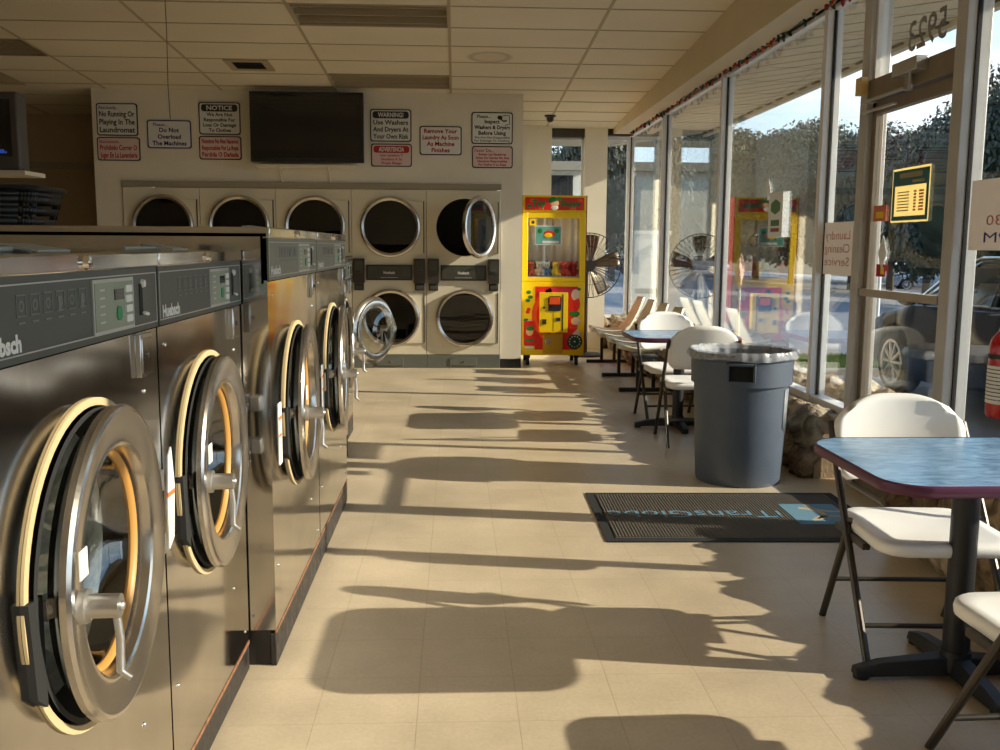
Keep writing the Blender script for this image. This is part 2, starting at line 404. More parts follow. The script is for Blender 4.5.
# ------------------------------------------------------------------ setting
m = MB(); m.box(-7, XG+.02, -4, YF+.1, -.1, 0); struct('floor', m, FLOOR)
# ceiling: tiles sit in a tee grid; the plane falls toward the back
m = MB()
def cslab(m, x0,x1,y0,y1,dz0,dz1,mi):
    m._add([(x0,y0,zc(y0)+dz0),(x1,y0,zc(y0)+dz0),(x1,y1,zc(y1)+dz0),(x0,y1,zc(y1)+dz0),(x0,y0,zc(y0)+dz1),(x1,y0,zc(y0)+dz1),(x1,y1,zc(y1)+dz1),(x0,y1,zc(y1)+dz1)],
        [(3,2,1,0),(4,5,6,7),(0,1,5,4),(1,2,6,5),(2,3,7,6),(3,0,4,7)], mi)
HX = [(-1.37,-.06,8.1,8.72),(-1.37,-.06,10.55,11.22),(-3.98-1.31+.0,-3.98,9.35,10.0)]
GX = [-.06+1.31*k for k in range(-6,3)]
def inhole(x,y): return any(a-.01<x<b+.01 and c-.01<y<d+.01 for a,b,c,d in HX)
ys = [-4, 8.1, 8.72, 9.35, 10.0, 10.55, 11.22, YF]
xs = [-7, -5.29, -3.98, -1.37, -.06, 2.22]
for i in range(len(xs)-1):
    for j in range(len(ys)-1):
        if not inhole((xs[i]+xs[i+1])/2,(ys[j]+ys[j+1])/2): cslab(m, xs[i],xs[i+1],ys[j],ys[j+1],0,.05,0)
rows = []; y = 11.22
while y > -4: rows.append(y); y -= .6233
rows += [11.85,12.47,13.1]
for x in GX: 
    if x < 2.2:
        for a,b in ((-4,YF),): cslab(m, x-.013,x+.013,a,b,-.006,.002,1)
for y in rows:
    cslab(m, -7, 2.22, y-.009, y+.009, -.005, .002, 1)
struct('ceiling', m, [CEIL, TEE])

# dryer wall with its returns
m = MB(); m.box(-4.15, -3.85, YB, YB+.12, 0, 3.3); m.box(.53, .78, YB, YB+.12, 0, 3.3); m.box(-3.85,.53,YB,YB+.12,2.17,3.3)
m.box(-4.15,-4.03, YB+.12, 13.2, 0, 3.3); m.box(.66,.78, YB+.12, YF, 0, 3.3); m.box(-3.85,.53,YB+1.2,YB+1.3,0,3.3)
struct('wall_back', m, WALL)
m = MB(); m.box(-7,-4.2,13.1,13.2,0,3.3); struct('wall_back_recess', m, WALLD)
m = MB(); m.box(-7,-4.2,13.04,13.1,2.42,2.50); struct('trim_1', m, STRIP)
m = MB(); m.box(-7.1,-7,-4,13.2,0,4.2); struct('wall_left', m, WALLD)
m = MB(); m.box(-7,XG,-4.1,-4,0,4.2); struct('wall_front', m, WALL)
m = MB(); m.box(-3.85,.53,YB-.03,YB,2.10,2.17); struct('trim_2', m, STRIP, bevel=.004)
m = MB(); m.box(.53,.78,YB-.012,YB,0,.11); struct('baseboard_back', m, BASEB)

# far wall: wall panel, pillar, knee wall
m = MB(); m.box(.78,1.32,YF-.35,YF,0,3.3); m.box(1.80,2.11,YF-.25,YF,0,3.3); m.box(1.32,XG,YF-.04,YF,3.0,3.2)
m.box(1.32,XG,YF-.1,YF+.1,0,.43)
struct('wall_far', m, WALL)
m = MB(); m.box(1.32,1.80,YF-.16,YF-.04,2.97,3.12); m.box(2.11,XG,YF-.16,YF-.04,3.0,3.12); struct('trim_3', m, FRAME)

# bulkhead over the windows (its depth follows the falling ceiling) and the head beam
m = MB(); m._add([(2.2,-4,3.02),(2.2,YF,3.02),(2.2,YF,zc(YF)+.02),(2.2,-4,zc(-4)+.02),(2.30,-4,3.02),(2.30,YF,3.02),(2.3,YF,zc(YF)+.02),(2.3,-4,zc(-4)+.02)],
    [(0,1,2,3),(7,6,5,4),(0,4,5,1),(2,6,7,3),(0,3,7,4),(1,5,6,2)])
m.box(2.30,XG+.06,-4,YF,3.02,3.06); m.box(2.3,2.31,-4,YF,3.06,3.9)
struct('trim_4', m, SOFM)
m = MB(); m.box(XG-.06,XG+.06,-4,YF,ZH,3.08); struct('trim_5', m, ALUB, bevel=.004)

# soffit and roof overhang outside
m = MB()
def sof(y0,y1,zo,th,m,mi=0,x0=XG+.05,x1=XE):
    z0 = 3.09; z1 = ZE
    m._add([(x0,y0,z0+zo),(x1,y0,z1+zo),(x1,y1,z1+zo),(x0,y1,z0+zo),(x0,y0,z0+zo+th),(x1,y0,z1+zo+th),(x1,y1,z1+zo+th),(x0,y1,z0+zo+th)],
      [(3,2,1,0),(4,5,6,7),(0,1,5,4),(1,2,6,5),(2,3,7,6),(3,0,4,7)], mi)
sof(-5,16.2,0,.05,m)
y = -5
while y < 16.2: sof(y,y+.012,-.006,.01,m,1); y += .405
m.box(XE-.02,XE+.05,-5,16.2,ZE-.06,ZE+.28,2)
y = -5
while y < 16.2: m.box(XE-.06,XE-.035,y,y+.2,ZE-.03,ZE-.012,3); y += .41
struct('roof_overhang', m, [SOFM, STRIP, mat('fascia_paint', srgb(206,196,172), .6), BLACKM])
m = MB(); m.box(-7.2,XG+.06,-5,16.2,3.95,4.05); m.box(-7.2,XG+.06,YF+.1,16.2,3.1,3.2); struct('roof', m, SOFM)

# stone knee wall under the windows: one structure, stones are its surface
rng = random.Random(3)
m = MB()
def stone(c, r, rg):
    """one faceted, lumpy fieldstone"""
    ph=[rg.uniform(0,6) for _ in range(6)]; n,k=18,12; vs=[]
    def q(d): return 1+.07*math.sin(3.1*d[0]*2+ph[0])+.06*math.sin(4.3*d[1]*2+ph[1])+.06*math.sin(3.7*d[2]*2+ph[2])+.04*math.sin(9*d[0]+7*d[1]+ph[3])+.03*math.sin(13*d[2]-9*d[1]+ph[4])
    def sq(v,p=.8): return math.copysign(abs(v)**p, v)
    for i in range(k+1):
        t=PI*i/k
        for j in range(n):
            a=2*PI*j/n; d=(math.sin(t)*math.cos(a),math.sin(t)*math.sin(a),-math.cos(t)); w=q(d)
            vs.append((c[0]+r[0]*sq(d[0])*w, c[1]+r[1]*sq(d[1])*w, c[2]+r[2]*sq(d[2])*w))
    m._add(vs,[(i*n+j,i*n+(j+1)%n,(i+1)*n+(j+1)%n,(i+1)*n+j) for i in range(k) for j in range(n)],0)
def stones(y0, y1, x_in=2.17, x_out=2.86):
    m.box(x_in+.10, XG+.05, y0, y1, 0, .40, 1)
    m.box(XG+.05, x_out-.1, y0, y1, -.1, .34, 1)
    y = y0
    while y < y1-.08:
        w = min(rng.uniform(.20,.42), y1-y)
        z = 0
        while z < .40:
            h = rng.uniform(.14,.26)
            if z+h > .34: h = .43-z
            stone((x_in+.12+rng.uniform(-.02,.02), y+w/2, z+h/2), (.12+rng.uniform(0,.04), w*.56, h*.58), rng)
            z += h
        stone((2.68+rng.uniform(-.04,.08), y+w/2, .34), (.13, w*.50, rng.uniform(.13,.26)), rng)
        stone((2.84, y+w/2, .15), (.10, w*.5, .2), rng)
        y += w
MORT = mat('mortar', srgb(150,132,104), .9, noise=.2, nscale=20, bump=.4)
stones(5.86, YF-.3); stones(-4, 4.61)
struct('wall_right', m, [STONE, MORT], sharp=60)
m = MB()
for x in (1.5,1.8,2.1,2.35): stone((x, YF-.14, .22), (.16,.10,.26), rng)
struct('wall_far_stone', m, STONE, sharp=60)

# windows: frames + panes
def pane(par, y0, y1, z0, z1, name='pane'):
    g = MB(); g.box(XG-.004, XG+.004, y0, y1, z0, z1); return obj(name, g, GLASS, par, kind='structure')
def window(n, y0, y1, z0=.42, posts=True):
    w = MB(); a = .028
    w.box(XG-.055, XG+.055, y1-a, y1+a, z0-.03, ZH); w.box(XG-.05, XG+.05, y0+a, y1-a, z0-.03, z0+.035)
    w.box(XG-.03, XG+.03, y0+a, y1-a, ZH-.03, ZH)
    f = struct('window_%d' % n, w, ALUP, bevel=.004)
    g = MB(); g.box(XG-.12, XG-.05, y0+a, y1-a, z0-.05, z0-.01); obj('window_sill', g, ALUB, f, kind='structure', bevel=.004)
    g = MB()
    for yy in (y0+a+.006, y1-a-.006): g.box(XG-.010, XG+.010, yy-.006, yy+.006, z0+.035, ZH-.03)
    obj('window_gasket', g, BLACKM, f, kind='structure')
    pane(f, y0+a, y1-a, z0+.03, ZH-.02); return f
W1 = [(MUL[0],MUL[1]),(MUL[1],MUL[2]),(MUL[2],MUL[3]),(MUL[3],MUL[4]-.02),(MUL[5]+.02,MUL[6]),(MUL[6],MUL[7]),(MUL[7],MUL[8]),(MUL[8],MUL[9]-.02)]
for i,(a,b) in enumerate(W1): window(i+1, a, b)
# far windows (facing the camera)
for i,(a,b,zb) in enumerate([(1.32,1.80,.43),(2.11,XG-.03,.43)]):
    w = MB(); t=.022
    w.box(a,a+t,YF-.03,YF+.03,zb,2.98); w.box(b-t,b,YF-.03,YF+.03,zb,2.98); w.box(a,b,YF-.03,YF+.03,zb,zb+.05); w.box(a,b,YF-.03,YF+.03,2.95,2.99)
    f = struct('window_%d' % (9+i), w, ALUP)
    g = MB(); g.box(a+t,b-t,YF-.004,YF+.004,zb+.04,2.96); obj('pane', g, GLASS, f, kind='structure')

# entrance door: frame posts, transom, leaf
Y0, Y1 = MUL[4], MUL[5]
w = MB()
for y in (Y0,Y1): w.box(XG-.06, XG+.07, y-.05, y+.05, 0, ZH)
w.box(XG-.05, XG+.05, Y0+.05, Y1-.05, ZH-.04, ZH)
w.box(XG-.06, XG+.08, Y0+.05, Y1-.05, 0, .015)
door = struct('door_1', w, ALUG, bevel=.006)
g = MB(); a=.05
for yy in (Y0+a+.012, Y1-a-.012): g.box(XG-.03, XG+.03, yy-.012, yy+.012, 2.43, ZH-.04)
obj('transom_bead', g, ALUP, door, kind='structure')
g = MB(); g.box(XG-.055, XG+.055, Y0+.05, Y1-.05, 2.31, 2.43); obj('transom_bar', g, ALUR, door, kind='structure', bevel=.004)
g = MB(); g.box(XG-.004,XG+.004,Y0+.06,Y1-.06,2.43,ZH-.04); obj('transom_pane', g, GLASS, door, kind='structure')
g = MB(); L0, L1 = Y0+.055, Y1-.055
g.box(XG-.025,XG+.025,L0,L0+.05,.02,2.30); g.box(XG-.025,XG+.025,L1-.05,L1,.02,2.30); g.box(XG-.025,XG+.025,L0,L1,2.23,2.30); g.box(XG-.025,XG+.025,L0,L1,.02,.22)
obj('door_leaf', g, ALUR, door, kind='structure', bevel=.004)
g = MB(); g.box(XG-.004,XG+.004,L0+.05,L1-.05,.22,2.23); obj('pane', g, GLASS, door, kind='structure')
g = MB(); g.box(XG-.055,XG-.025,L0+.02,L1-.02,1.17,1.215); g.box(XG-.035,XG-.02,L0+.02,L0+.05,1.16,1.225); obj('push_bar', g, ALUB, door, kind='structure', bevel=.005)
g = MB(); g.box(XG-.12,XG-.055,5.0,5.28,2.37,2.44,0); g.cyl((XG-.09,5.13,2.40),(XG-.09,5.13,2.28),.02,n=12)
g.box(XG-.12,XG-.10,5.13,5.66,2.285,2.302,0); g.box(XG-.09,XG-.07,5.3,5.72,2.235,2.25,0)
obj('door_closer', g, ALU, door, kind='structure', bevel=.003)

# ------------------------------------------------------------------ ceiling fixtures
def ztilt(o): o.rotation_euler = (-math.atan(.051),0,0)
LBL = ['unlit fluorescent ceiling light cut off by the top edge of the photo','unlit fluorescent ceiling light just above the flat television and signs','unlit ceiling light in the dark far left of the ceiling']
for (a,b,c,d),lb in zip(HX,LBL):
    t = thing('ceiling_light', lb, 'ceiling light', ((a+b)/2,(c+d)/2,zc((c+d)/2)), 0, 'recessed ceiling lights'); ztilt(t)
    hw,hd = (b-a)/2-.01,(d-c)/2-.01
    g = MB(); g.box(-hw,hw,-hd,hd,.10,.11); g.box(-hw,hw,-hd,-hd+.01,0,.1); g.box(-hw,hw,hd-.01,hd,0,.1); g.box(-hw,-hw+.01,-hd,hd,0,.1); g.box(hw-.01,hw,-hd,hd,0,.1)
    obj('housing', g, mat('fixture_white', srgb(170,156,128), .6), t)
    for yy in (-.14,.14):
        g = MB(); g.cyl((-hw+.03,yy,.06),(hw-.03,yy,.06),.02,n=12); obj('tube_lamp', g, mat('unlit_tube', srgb(200,190,165), .3), t)
    g = MB()
    for yy in (-.22,0,.22): g.box(-hw,hw,yy-.008,yy+.008,.0,.05)
    obj('louvre', g, TEE, t)
t = thing('ceiling_vent', 'small square ceiling air vent with dark slats left of the television', 'vent', (-2.10,10.2,zc(10.2)-.004)); ztilt(t)
g = MB(); g.box(-.22,.22,-.22,-.15,-.012,0); g.box(-.22,.22,.15,.22,-.012,0); g.box(-.22,-.15,-.15,.15,-.012,0); g.box(.15,.22,-.15,.15,-.012,0); obj('frame', g, TEE, t)
g = MB(); g.box(-.15,.15,-.15,.15,-.003,0,0)
for k in range(5): g.box(-.15,.15,-.13+k*.06,-.115+k*.06,-.012,-.003,1)
obj('louvre', g, [BLACKM, DARKMET], t)
t = thing('ceiling_vent', 'pale square ceiling vent above the old box television', 'vent', (-5.1,11.0,zc(11.0)-.004)); ztilt(t)
g = MB(); g.box(-.3,.3,-.3,.3,-.006,0)
for k in range(4): g.box(-.25+.05*k,.25-.05*k,-.25+.05*k,-.235+.05*k,-.012,-.006); g.box(-.25+.05*k,.25-.05*k,.235-.05*k,.25-.05*k,-.012,-.006)
obj('diffuser', g, TEE, t)
t = thing('ceiling_sensor', 'small dark round sensor on the ceiling above the claw machine', 'sensor', (1.22,12.75,zc(12.75)-.002))
g = MB(); g.lathe([(.001,-.085),(.03,-.08),(.045,-.055),(.05,-.02),(.075,-.012),(.075,.0)], n=20); obj('sensor_dome', g, FRAME, t)
g = MB(); g.tube([(-2.15,7.5,zc(7.5)),(-2.145,7.5,3.0),(-2.15,7.5,2.62),(-2.142,7.5,2.38)], .003, 6, 0); tag(obj('ceiling_wire', g, mat('cord_grey',(.12,.11,.09),.6)), 'thin pull cord hanging from ceiling in front of the blue-lettered sign', 'cord')

# ------------------------------------------------------------------ washers
def arc_pts(r, a0, a1, n, y=0, cx=0, cz=0): return [(cx+r*math.cos(a0+(a1-a0)*i/n), y, cz+r*math.sin(a0+(a1-a0)*i/n)) for i in range(n+1)]
def washer(label, Xf, Yc, w, base, top, oc, R, theta, depth=1.25, panel=PANEL, sticker=False, big=True, lid=True):
    t = thing('washing_machine', label, 'washing machine', (Xf, Yc, 0), PI/2, 'stainless front-loading washers in the left row')
    hw = w/2 - .003
    zp0, zp1 = top-.175, top-.035
    # body with a round port in the front
    g = MB()
    g.hole_panel(-hw, hw, base, zp0-.004, 0, oc, R, 0)
    g._add([(-hw,0,base),(-hw,depth,base),(hw,depth,base),(hw,0,base),(-hw,0,top-.02),(-hw,depth,top-.02),(hw,depth,top-.02),(hw,0,top-.02)],
           [(0,1,2,3),(4,7,6,5),(0,4,5,1),(3,2,6,7),(1,5,6,2)])
    g.box(-hw,hw,.012,.02,zp0-.01,top-.02)
    obj('body', g, STEEL, t)
    g = MB(); g.box(-hw+.01,hw-.01,.02,depth-.02,0,base); g.box(-hw,hw,0.0,.02,0,base-.012); obj('base', g, KICK, t, bevel=.003)
    g = MB(); g.box(-hw,hw,-.002,.004,base-.014,base-.002); obj('base_edge', g, RUST, t)
    g = MB(); g.box(-hw,hw,-.012,depth,top-.035,top); obj('top_cover', g, STEEL, t, bevel=.004)
    g = MB(); g.lathe([(.001,-.012-.012),(.012,-.022),(.014,-.012)], (.0,0,top-.018), 'y', 20); obj('key_lock', g, CHROME, t)
    # control panel
    g = MB(); g.box(-hw,hw,-.006,.012,zp0,zp1,0)
    for q in ((-hw+.006,hw-.006,zp0+.012,zp0+.0145),(-hw+.006,hw-.006,zp1-.0145,zp1-.012),(-hw+.006,-hw+.0085,zp0+.012,zp1-.012),(hw-.0085,hw-.006,zp0+.012,zp1-.012)):
        g.box(q[0],q[1],-.0072,-.006,q[2],q[3],1)
    cp = obj('control_panel', g, [panel, SILVER], t)
    zc_ = (zp0+zp1)/2
    s = w/.92
    g = MB(); g.box(.04*s,.28*s,-.009,-.006,zc_-.057,zc_+.052,0); g.box(.047*s,.273*s,-.010,-.009,zc_-.050,zc_+.045,1)
    for k in range(5): g.box(.07*s,.10*s,-.0105,-.010,zc_-.035+k*.016,zc_-.031+k*.016,0)
    kp = obj('keypad', g, [SILVER, KEYPAD], cp)
    g = MB(); g.box(.155*s,.21*s,-.012,-.010,zc_+.008,zc_+.030); obj('display', g, DISP, kp)
    g = MB(); g.prism(rr(.165*s,.195*s,zc_-.035,zc_-.005,.012), -.0125,-.010); obj('start_button', g, GREENB, kp)
    for k in range(4):
        g = MB(); g.prism(rr(.222*s,.262*s,zc_-.042+k*.021,zc_-.027+k*.021,.003,3), -.0125,-.010); obj('cycle_button', g, LETTER, kp)
    g = MB()
    for k in range(6):
        x = (-.29+k*.053)*s; 
        for q in ((0,.036,0,.002),(0,.036,.034,.036),(0,.002,0,.036),(.034,.036,0,.036)): g.box(x+q[0],x+q[1],-.007,-.006,zc_+.004+q[2],zc_+.004+q[3])
        g.box(x+.004,x+.030,-.007,-.006,zc_-.008,zc_-.005)
        g.lathe([(.006,-.007),(.010,-.007)], (x+.018,0,zc_+.021), 'y', 10)
        if k in (3,5): g.box(x+.008,x+.02,-.0072,-.006,zc_+.003,zc_+.03)
    obj('care_icons', g, mat('icon_grey',(.16,.17,.16),.5), cp)
    g = MB(); text_mb(g, ['Huebsch'], .15*s, .042, -.355*s, zc_-.038, -.0072, 0, .045, fit=False); obj('lettering', g, LETTER, cp)
    g = MB(); g.box(.325*s,.345*s,-.008,-.006,zc_-.035,zc_+.035,0); g.lathe([(.001,-.014),(.008,-.013),(.010,-.006)], (.348*s,0,zc_+.035), 'y', 16, 1); g.tube([(.338*s,-.012,zc_-.03),(.36*s,-.014,zc_-.034)], .004, 8, 1)
    obj('coin_slot', g, [BLACKM, LETTER], cp)
    # coin drawer
    g = MB(); x,z = .345*s, zp0-.055; g.box(x-.043,x+.043,-.012,0,z-.048,z+.048,0); g.box(x-.034,x+.034,-.0135,-.011,z-.038,z+.038,1); g.lathe([(.001,-.018),(.007,-.017),(.008,-.013)], (x+.0,0,z), 'y', 14, 2)
    obj('coin_drawer', g, [CHROME, STEEL, BLACK], t, bevel=.002)
    g = MB()
    for x,z in ((.40*s,oc+.11),(.40*s,oc+.08),(.40*s,oc-.09),(.40*s,oc-.12),(-.40*s,zp0-.05),(.35*s,zp0-.14),(.25*s,oc-.47),(-.40*s,oc-.5),(.40*s,base+.05)): g.ball((x,-.001,z), (.0055,.004,.0055), 8, 6)
    obj('screw', g, CHROME, t)
    # gasket, port and drum
    g = MB(); g.lathe([(R+.003,-.0005),(R+.003,-.006),(R-.012,-.007),(R-.016,.0),(R-.016,.02)], (0,0,oc), 'y', 64); obj('port_gasket', g, CREAM, t)
    g = MB(); g.prism([(-R+.002,oc-.03),(-R+.012,oc-.14),(-R+.05,oc-.17),(-R+.05,oc+.03),(-R-.004,oc+.03)], -.014,.0); obj('door_latch', g, BLACKM, t)
    g = MB(); g.lathe([(R-.016,-.014),(R-.026,-.016),(R-.032,.0),(R-.04,.06),(R-.05,.08)], (0,0,oc), 'y', 64, 0)
    g.lathe([(R-.05,.08),(R-.03,.12),(R-.03,.45),(.001,.47)], (0,0,oc), 'y', 48, 1); obj('drum', g, [BLACKM, WDRUM], t)
    # door on its far-side hinge
    Rd = R*.955
    d = obj('door', door_mb(Rd), [STEELD, BLACK], t, loc=(Rd+.012, -.022, oc), rot=(0,0,theta), sharp=28)
    g = MB(); cx = -Rd
    g.lathe([(Rd*.72,.014),(Rd*.70,.018),(Rd*.685,.022),(Rd*.68,.028),(Rd*.69,.034),(Rd*.71,.028)], (cx,0,0), 'y', 64)
    if theta<1: obj('window_seal', g, AMBER, d)
    bd = .11 if theta < 1 else .12
    g = MB(); pr = [(Rd*.71,.024),(Rd*.69,.04),(Rd*.66,.07),(Rd*.58,bd-.012),(Rd*.45,bd),(Rd*.42,bd-.008),(.001,bd-.018)]
    g.lathe(pr, (cx,0,0), 'y', 64); obj('door_glass', g, BOWL, d)
    hx = -2*Rd+.045
    g = MB(); g.cyl((hx,-.028,.0),(hx,-.088,.0),.021,n=24); g.cyl((hx,-.022,0),(hx,-.034,0),.03,n=24); g.ball((hx,-.09,0), (.009,.006,.009),12,8)
    g.tube([(hx,-.080,-.012),(hx+.002,-.084,-.06),(hx+.002,-.082,-.118),(hx,-.10,-.132)], [.007,.0075,.008,.006], 12)
    g.cyl((hx,.0,0),(hx,.05,0),.014,n=16); g.box(hx-.02,hx+.02,.028,.045,-.018,.018)
    obj('door_handle', g, ALU, d)
    g = MB(); g.box(hx-.018,hx+.022,-.0295,-.0275,.05,.10); obj('door_sticker', g, STICK, d)
    g = MB(); g.box(Rd+.0,Rd+.05,-.035,-.001,oc-.10,oc-.05); g.box(Rd+.0,Rd+.05,-.035,-.001,oc+.05,oc+.10); obj('hinge', g, ALU, t, bevel=.004)
    if sticker:
        g = MB(); x=-R-.065; g.prism([(x-.03,oc-.13),(x+.012,oc-.11),(x+.03,oc+.02),(x+.012,oc+.12),(x-.012,oc+.10),(x-.03,oc-.02)] if sticker==2 else rr(x-.03,x+.03,oc-.16,oc+.06,.008), -.002,-.0005)
        g.box(x-.028,x+.024,-.003,-.002,oc+.0,oc+.012,1); g.box(x-.026,x+.02,-.003,-.002,oc-.06,oc-.05,1) if sticker==1 else None
        for k in range(5): g.box(x-.02,x+.012,-.003,-.002,oc-.10+k*.011,oc-.098+k*.011,2)
        obj('warning_sticker', g, [STICK, ORANGE, mat('print_grey',(.3,.3,.32),.5)], t)
    if lid:
        g = MB(); g._add([(.06,.10,top+.001),(.22,.10,top+.001),(.22,.19,top+.014),(.06,.19,top+.014),(.06,.10,top+.005),(.22,.10,top+.005),(.22,.19,top+.018),(.06,.19,top+.018)],
            [(3,2,1,0),(4,5,6,7),(0,1,5,4),(1,2,6,5),(2,3,7,6),(3,0,4,7)]); g.box(.06,.22,.18,.19,top,top+.014)
        g.cyl((-.20,.15,top+.006),(.06,.15,top+.006),.005,n=8)
        obj('soap_hopper_lid', g, mat('lid_plastic', srgb(150,160,158), .35), t)
    return t
def door_mb(R):
    g = MB(); c=(-R,0,0)
    # rim, dished steel face and inner back plate
    g.lathe([(R*.90,.018),(R*.97,.008),(R+.002,-.002),(R+.002,-.014),(R*.99,-.021),(R*.965,-.0235),(R*.78,-.013),(R*.755,-.015),(R*.735,-.011),(R*.720,.002),(R*.71,.018),(R*.72,.030),(R*.80,.034),(R*.88,.030),(R*.90,.018)], c, 'y', 96, 0)
    return g
washer('nearest steel washer at the left edge of the photo with a green start button', -.71, 1.855, .90, .105, 1.432, .833, .318, math.radians(2.5))
washer('second nearest steel washer, directly before the taller protruding pair', -.71, 2.75, .88, .105, 1.432, .830, .318, math.radians(1.5), sticker=2)
washer('taller washer on raised black base, nearer one of the protruding pair', -.62, 3.745, 1.09, .13, 1.507, .840, .318, math.radians(2.5), sticker=1, panel=PANELG, depth=1.3)
washer('taller washer on raised black base, farther one of the protruding pair', -.62, 4.845, 1.09, .13, 1.507, .840, .322, math.radians(3.5), sticker=1, panel=PANELG, depth=1.3)
washer('low washer just beyond the protruding pair, door ajar with lever handle sticking out', -.75, 6.14, .91, .15, 1.37, .80, .27, math.radians(9), lid=False, depth=1.1)
washer('farthest washer of the left row, round door swung wide open showing its glass bowl', -.81, 7.06, .91, .15, 1.37, .79, .275, math.radians(147), lid=False, depth=1.1)
m = MB(); m.box(-2.75,-1.93,3.2,7.5,0,1.50); struct('service_bulkhead', m, STEEL)

# laundry basket on the bulkhead
t = thing('laundry_basket', 'black plastic laundry basket on top of the washer row at far left', 'laundry basket', (-2.2,4.75,1.502))
g = MB(); H_=.20
out0 = rr(-.22,.22,-.16,.16,.05); out1 = rr(-.27,.27,-.20,.20,.06)
n=len(out0)
def ring(z): 
    k=z/H_; return [(a[0]+(b[0]-a[0])*k,a[1]+(b[1]-a[1])*k,z) for a,b in zip(out0,out1)]
levels=[0,.03,.06,.08,.11,.13,.16,.18,H_]
for li in range(len(levels)-1):
    a,b=ring(levels[li]),ring(levels[li+1])
    for j in range(n):
        if li in (2,4) and j%3==0: continue
        g._add([a[j],a[(j+1)%n],b[(j+1)%n],b[j]],[(0,1,2,3)])
g._add([(p[0],p[1],0) for p in out0],[tuple(range(n))])
obj('basket_wall', g, BLACK, t, solid=.006)
g = MB(); g.tube([(p[0],p[1],H_) for p in out1], .014, 8, 0, closed=True); obj('rim', g, BLACK, t)
g = MB(); g.tube([(-.08,-.21,H_+.0),(-.06,-.23,H_-.01),(.06,-.23,H_-.01),(.08,-.21,H_)], .012, 8); obj('grip', g, BLACK, t)

# ------------------------------------------------------------------ stack dryers
DC = [(.525-.873*(k+.5)) for k in range(5)]
DW = .873
SLATE = mat('dryer_console', srgb(66,66,56), .35, noise=.25, nscale=9)
KICKD = mat('dryer_kick_grey', srgb(96,98,90), .4)
def ddoor(t, x, z, r, theta):
    hx = r+.02
    g = MB(); c=(-r,0,0)
    g.lathe([(r*.99,.02),(r,.0),(r*.98,-.022),(r*.93,-.028),(r*.86,-.020),(r*.84,-.004),(r*.84,.016),(r*.99,.02)], c, 'y', 72)
    d = obj('door', g, STEELD, t, loc=(x+r, -.022, z), rot=(0,0,theta), sharp=28)
    g = MB(); g.lathe([(r*.845,-.002),(r*.845,.004),(.001,.006)], c, 'y', 64); g.lathe([(r*.845,-.002),(.001,-.001)], c, 'y', 64)
    obj('door_glass', g, SMOKE, d)
    return d
def dryer(k, label, th1=0, th2=0):
    t = thing('stack_dryer', label, 'dryer', (DC[k], YB-.02, 0), 0, 'cream stacked dryers in the back wall')
    h = DW/2-.003
    g = MB(); g.hole_panel(-h,h,.165,.93,.015,.60,.325,0); g.hole_panel(-h,h,1.27,2.095,.015,1.665,.335,0); g.box(-h,h,0,.03,.93,1.27)
    g._add([(-h,0,.165),(-h,1,.165),(h,1,.165),(h,0,.165),(-h,0,2.095),(-h,1,2.095),(h,1,2.095),(h,0,2.095)], [(0,1,2,3),(4,7,6,5),(0,4,5,1),(3,2,6,7),(1,5,6,2)])
    obj('body', g, ENAMEL, t)
    for z,r in ((.60,.325),(1.665,.335)):
        g = MB(); g.lathe([(r,0),(r-.005,.1),(r+.02,.14),(r+.02,.8),(.001,.82)], (.015,0,z), 'y', 48); obj('drum', g, DRUM, t)
    for z,r,th in ((.60,.345,th2),(1.665,.355,th1)):
        g = MB(); g.box(.015,h-.03,-.016,-.001,z-.30,z+.30) if th==0 else g.box(.36,h-.03,-.012,-.001,z-.30,z+.30)
        obj('door_plate', g, ENAMEL, t, bevel=.004)
        g = MB(); g.box(h-.032,h-.022,-.02,-.001,z-.30,z+.30); obj('hinge', g, FRAME, t)
        ddoor(t, .015, z, r, th)
    g = MB(); g.box(-.27,.27,-.028,0,1.045,1.225,0); g.box(-.25,.25,-.030,-.028,1.06,1.21,1); g.box(-.10,.10,-.031,-.030,1.075,1.08,2)
    cp = obj('control_panel', g, [DARKMET, SLATE, SILVER], t, bevel=.003)
    g = MB(); text_mb(g, ['Huebsch'], .13, .05, 0, 1.135, -.032, 0, .02); obj('lettering', g, LETTER, cp)
    for sx in (-1,1):
        g = MB(); g.prism(rr(sx*.355-.068,sx*.355+.068,1.01,1.30,.012), -.055,0); b = obj('coin_box', g, FRAME, t, bevel=.004)
        g = MB(); g.box(sx*.355-.04,sx*.355+.04,-.062,-.055,1.13,1.27,0); g.cyl((sx*.355,-.062,1.29),(sx*.355,-.085,1.29),.012,n=12,m=1); g.box(sx*.355-.03,sx*.355+.02,-.075,-.062,1.14,1.155,1)
        obj('coin_slide', g, [SLATE, BLACK], b)
        g = MB(); g.box(sx*.355-.055,sx*.355+.055,-.04,0,.925,1.005,0); g.box(sx*.355-.04,sx*.355+.04,-.045,-.04,.94,.985,1); obj('coin_drawer', g, [DARKMET, SLATE], t, bevel=.003)
    g = MB(); g.box(-h,h,.0,.04,0,.16,0); g.box(-.16,.16,-.008,0,.03,.12,1); g.ball((0,-.01,.075),(.01,.006,.01),8,6,2); obj('kick_panel', g, [KICKD, KICKD, BLACK], t, bevel=.003)
    return t
dryer(0, 'rightmost stacked dryer beside the claw machine wall, its top door swung open', th1=math.radians(58))
dryer(1, 'stacked dryer second from right, lower door partly hidden by the open washer door')
dryer(2, 'stacked dryer whose upper door shows just left of centre under the flat television')
dryer(3, 'stacked dryer fourth from right, upper door under the television\'s left end')
dryer(4, 'leftmost stacked dryer under the blue-lettered and running-warning signs')

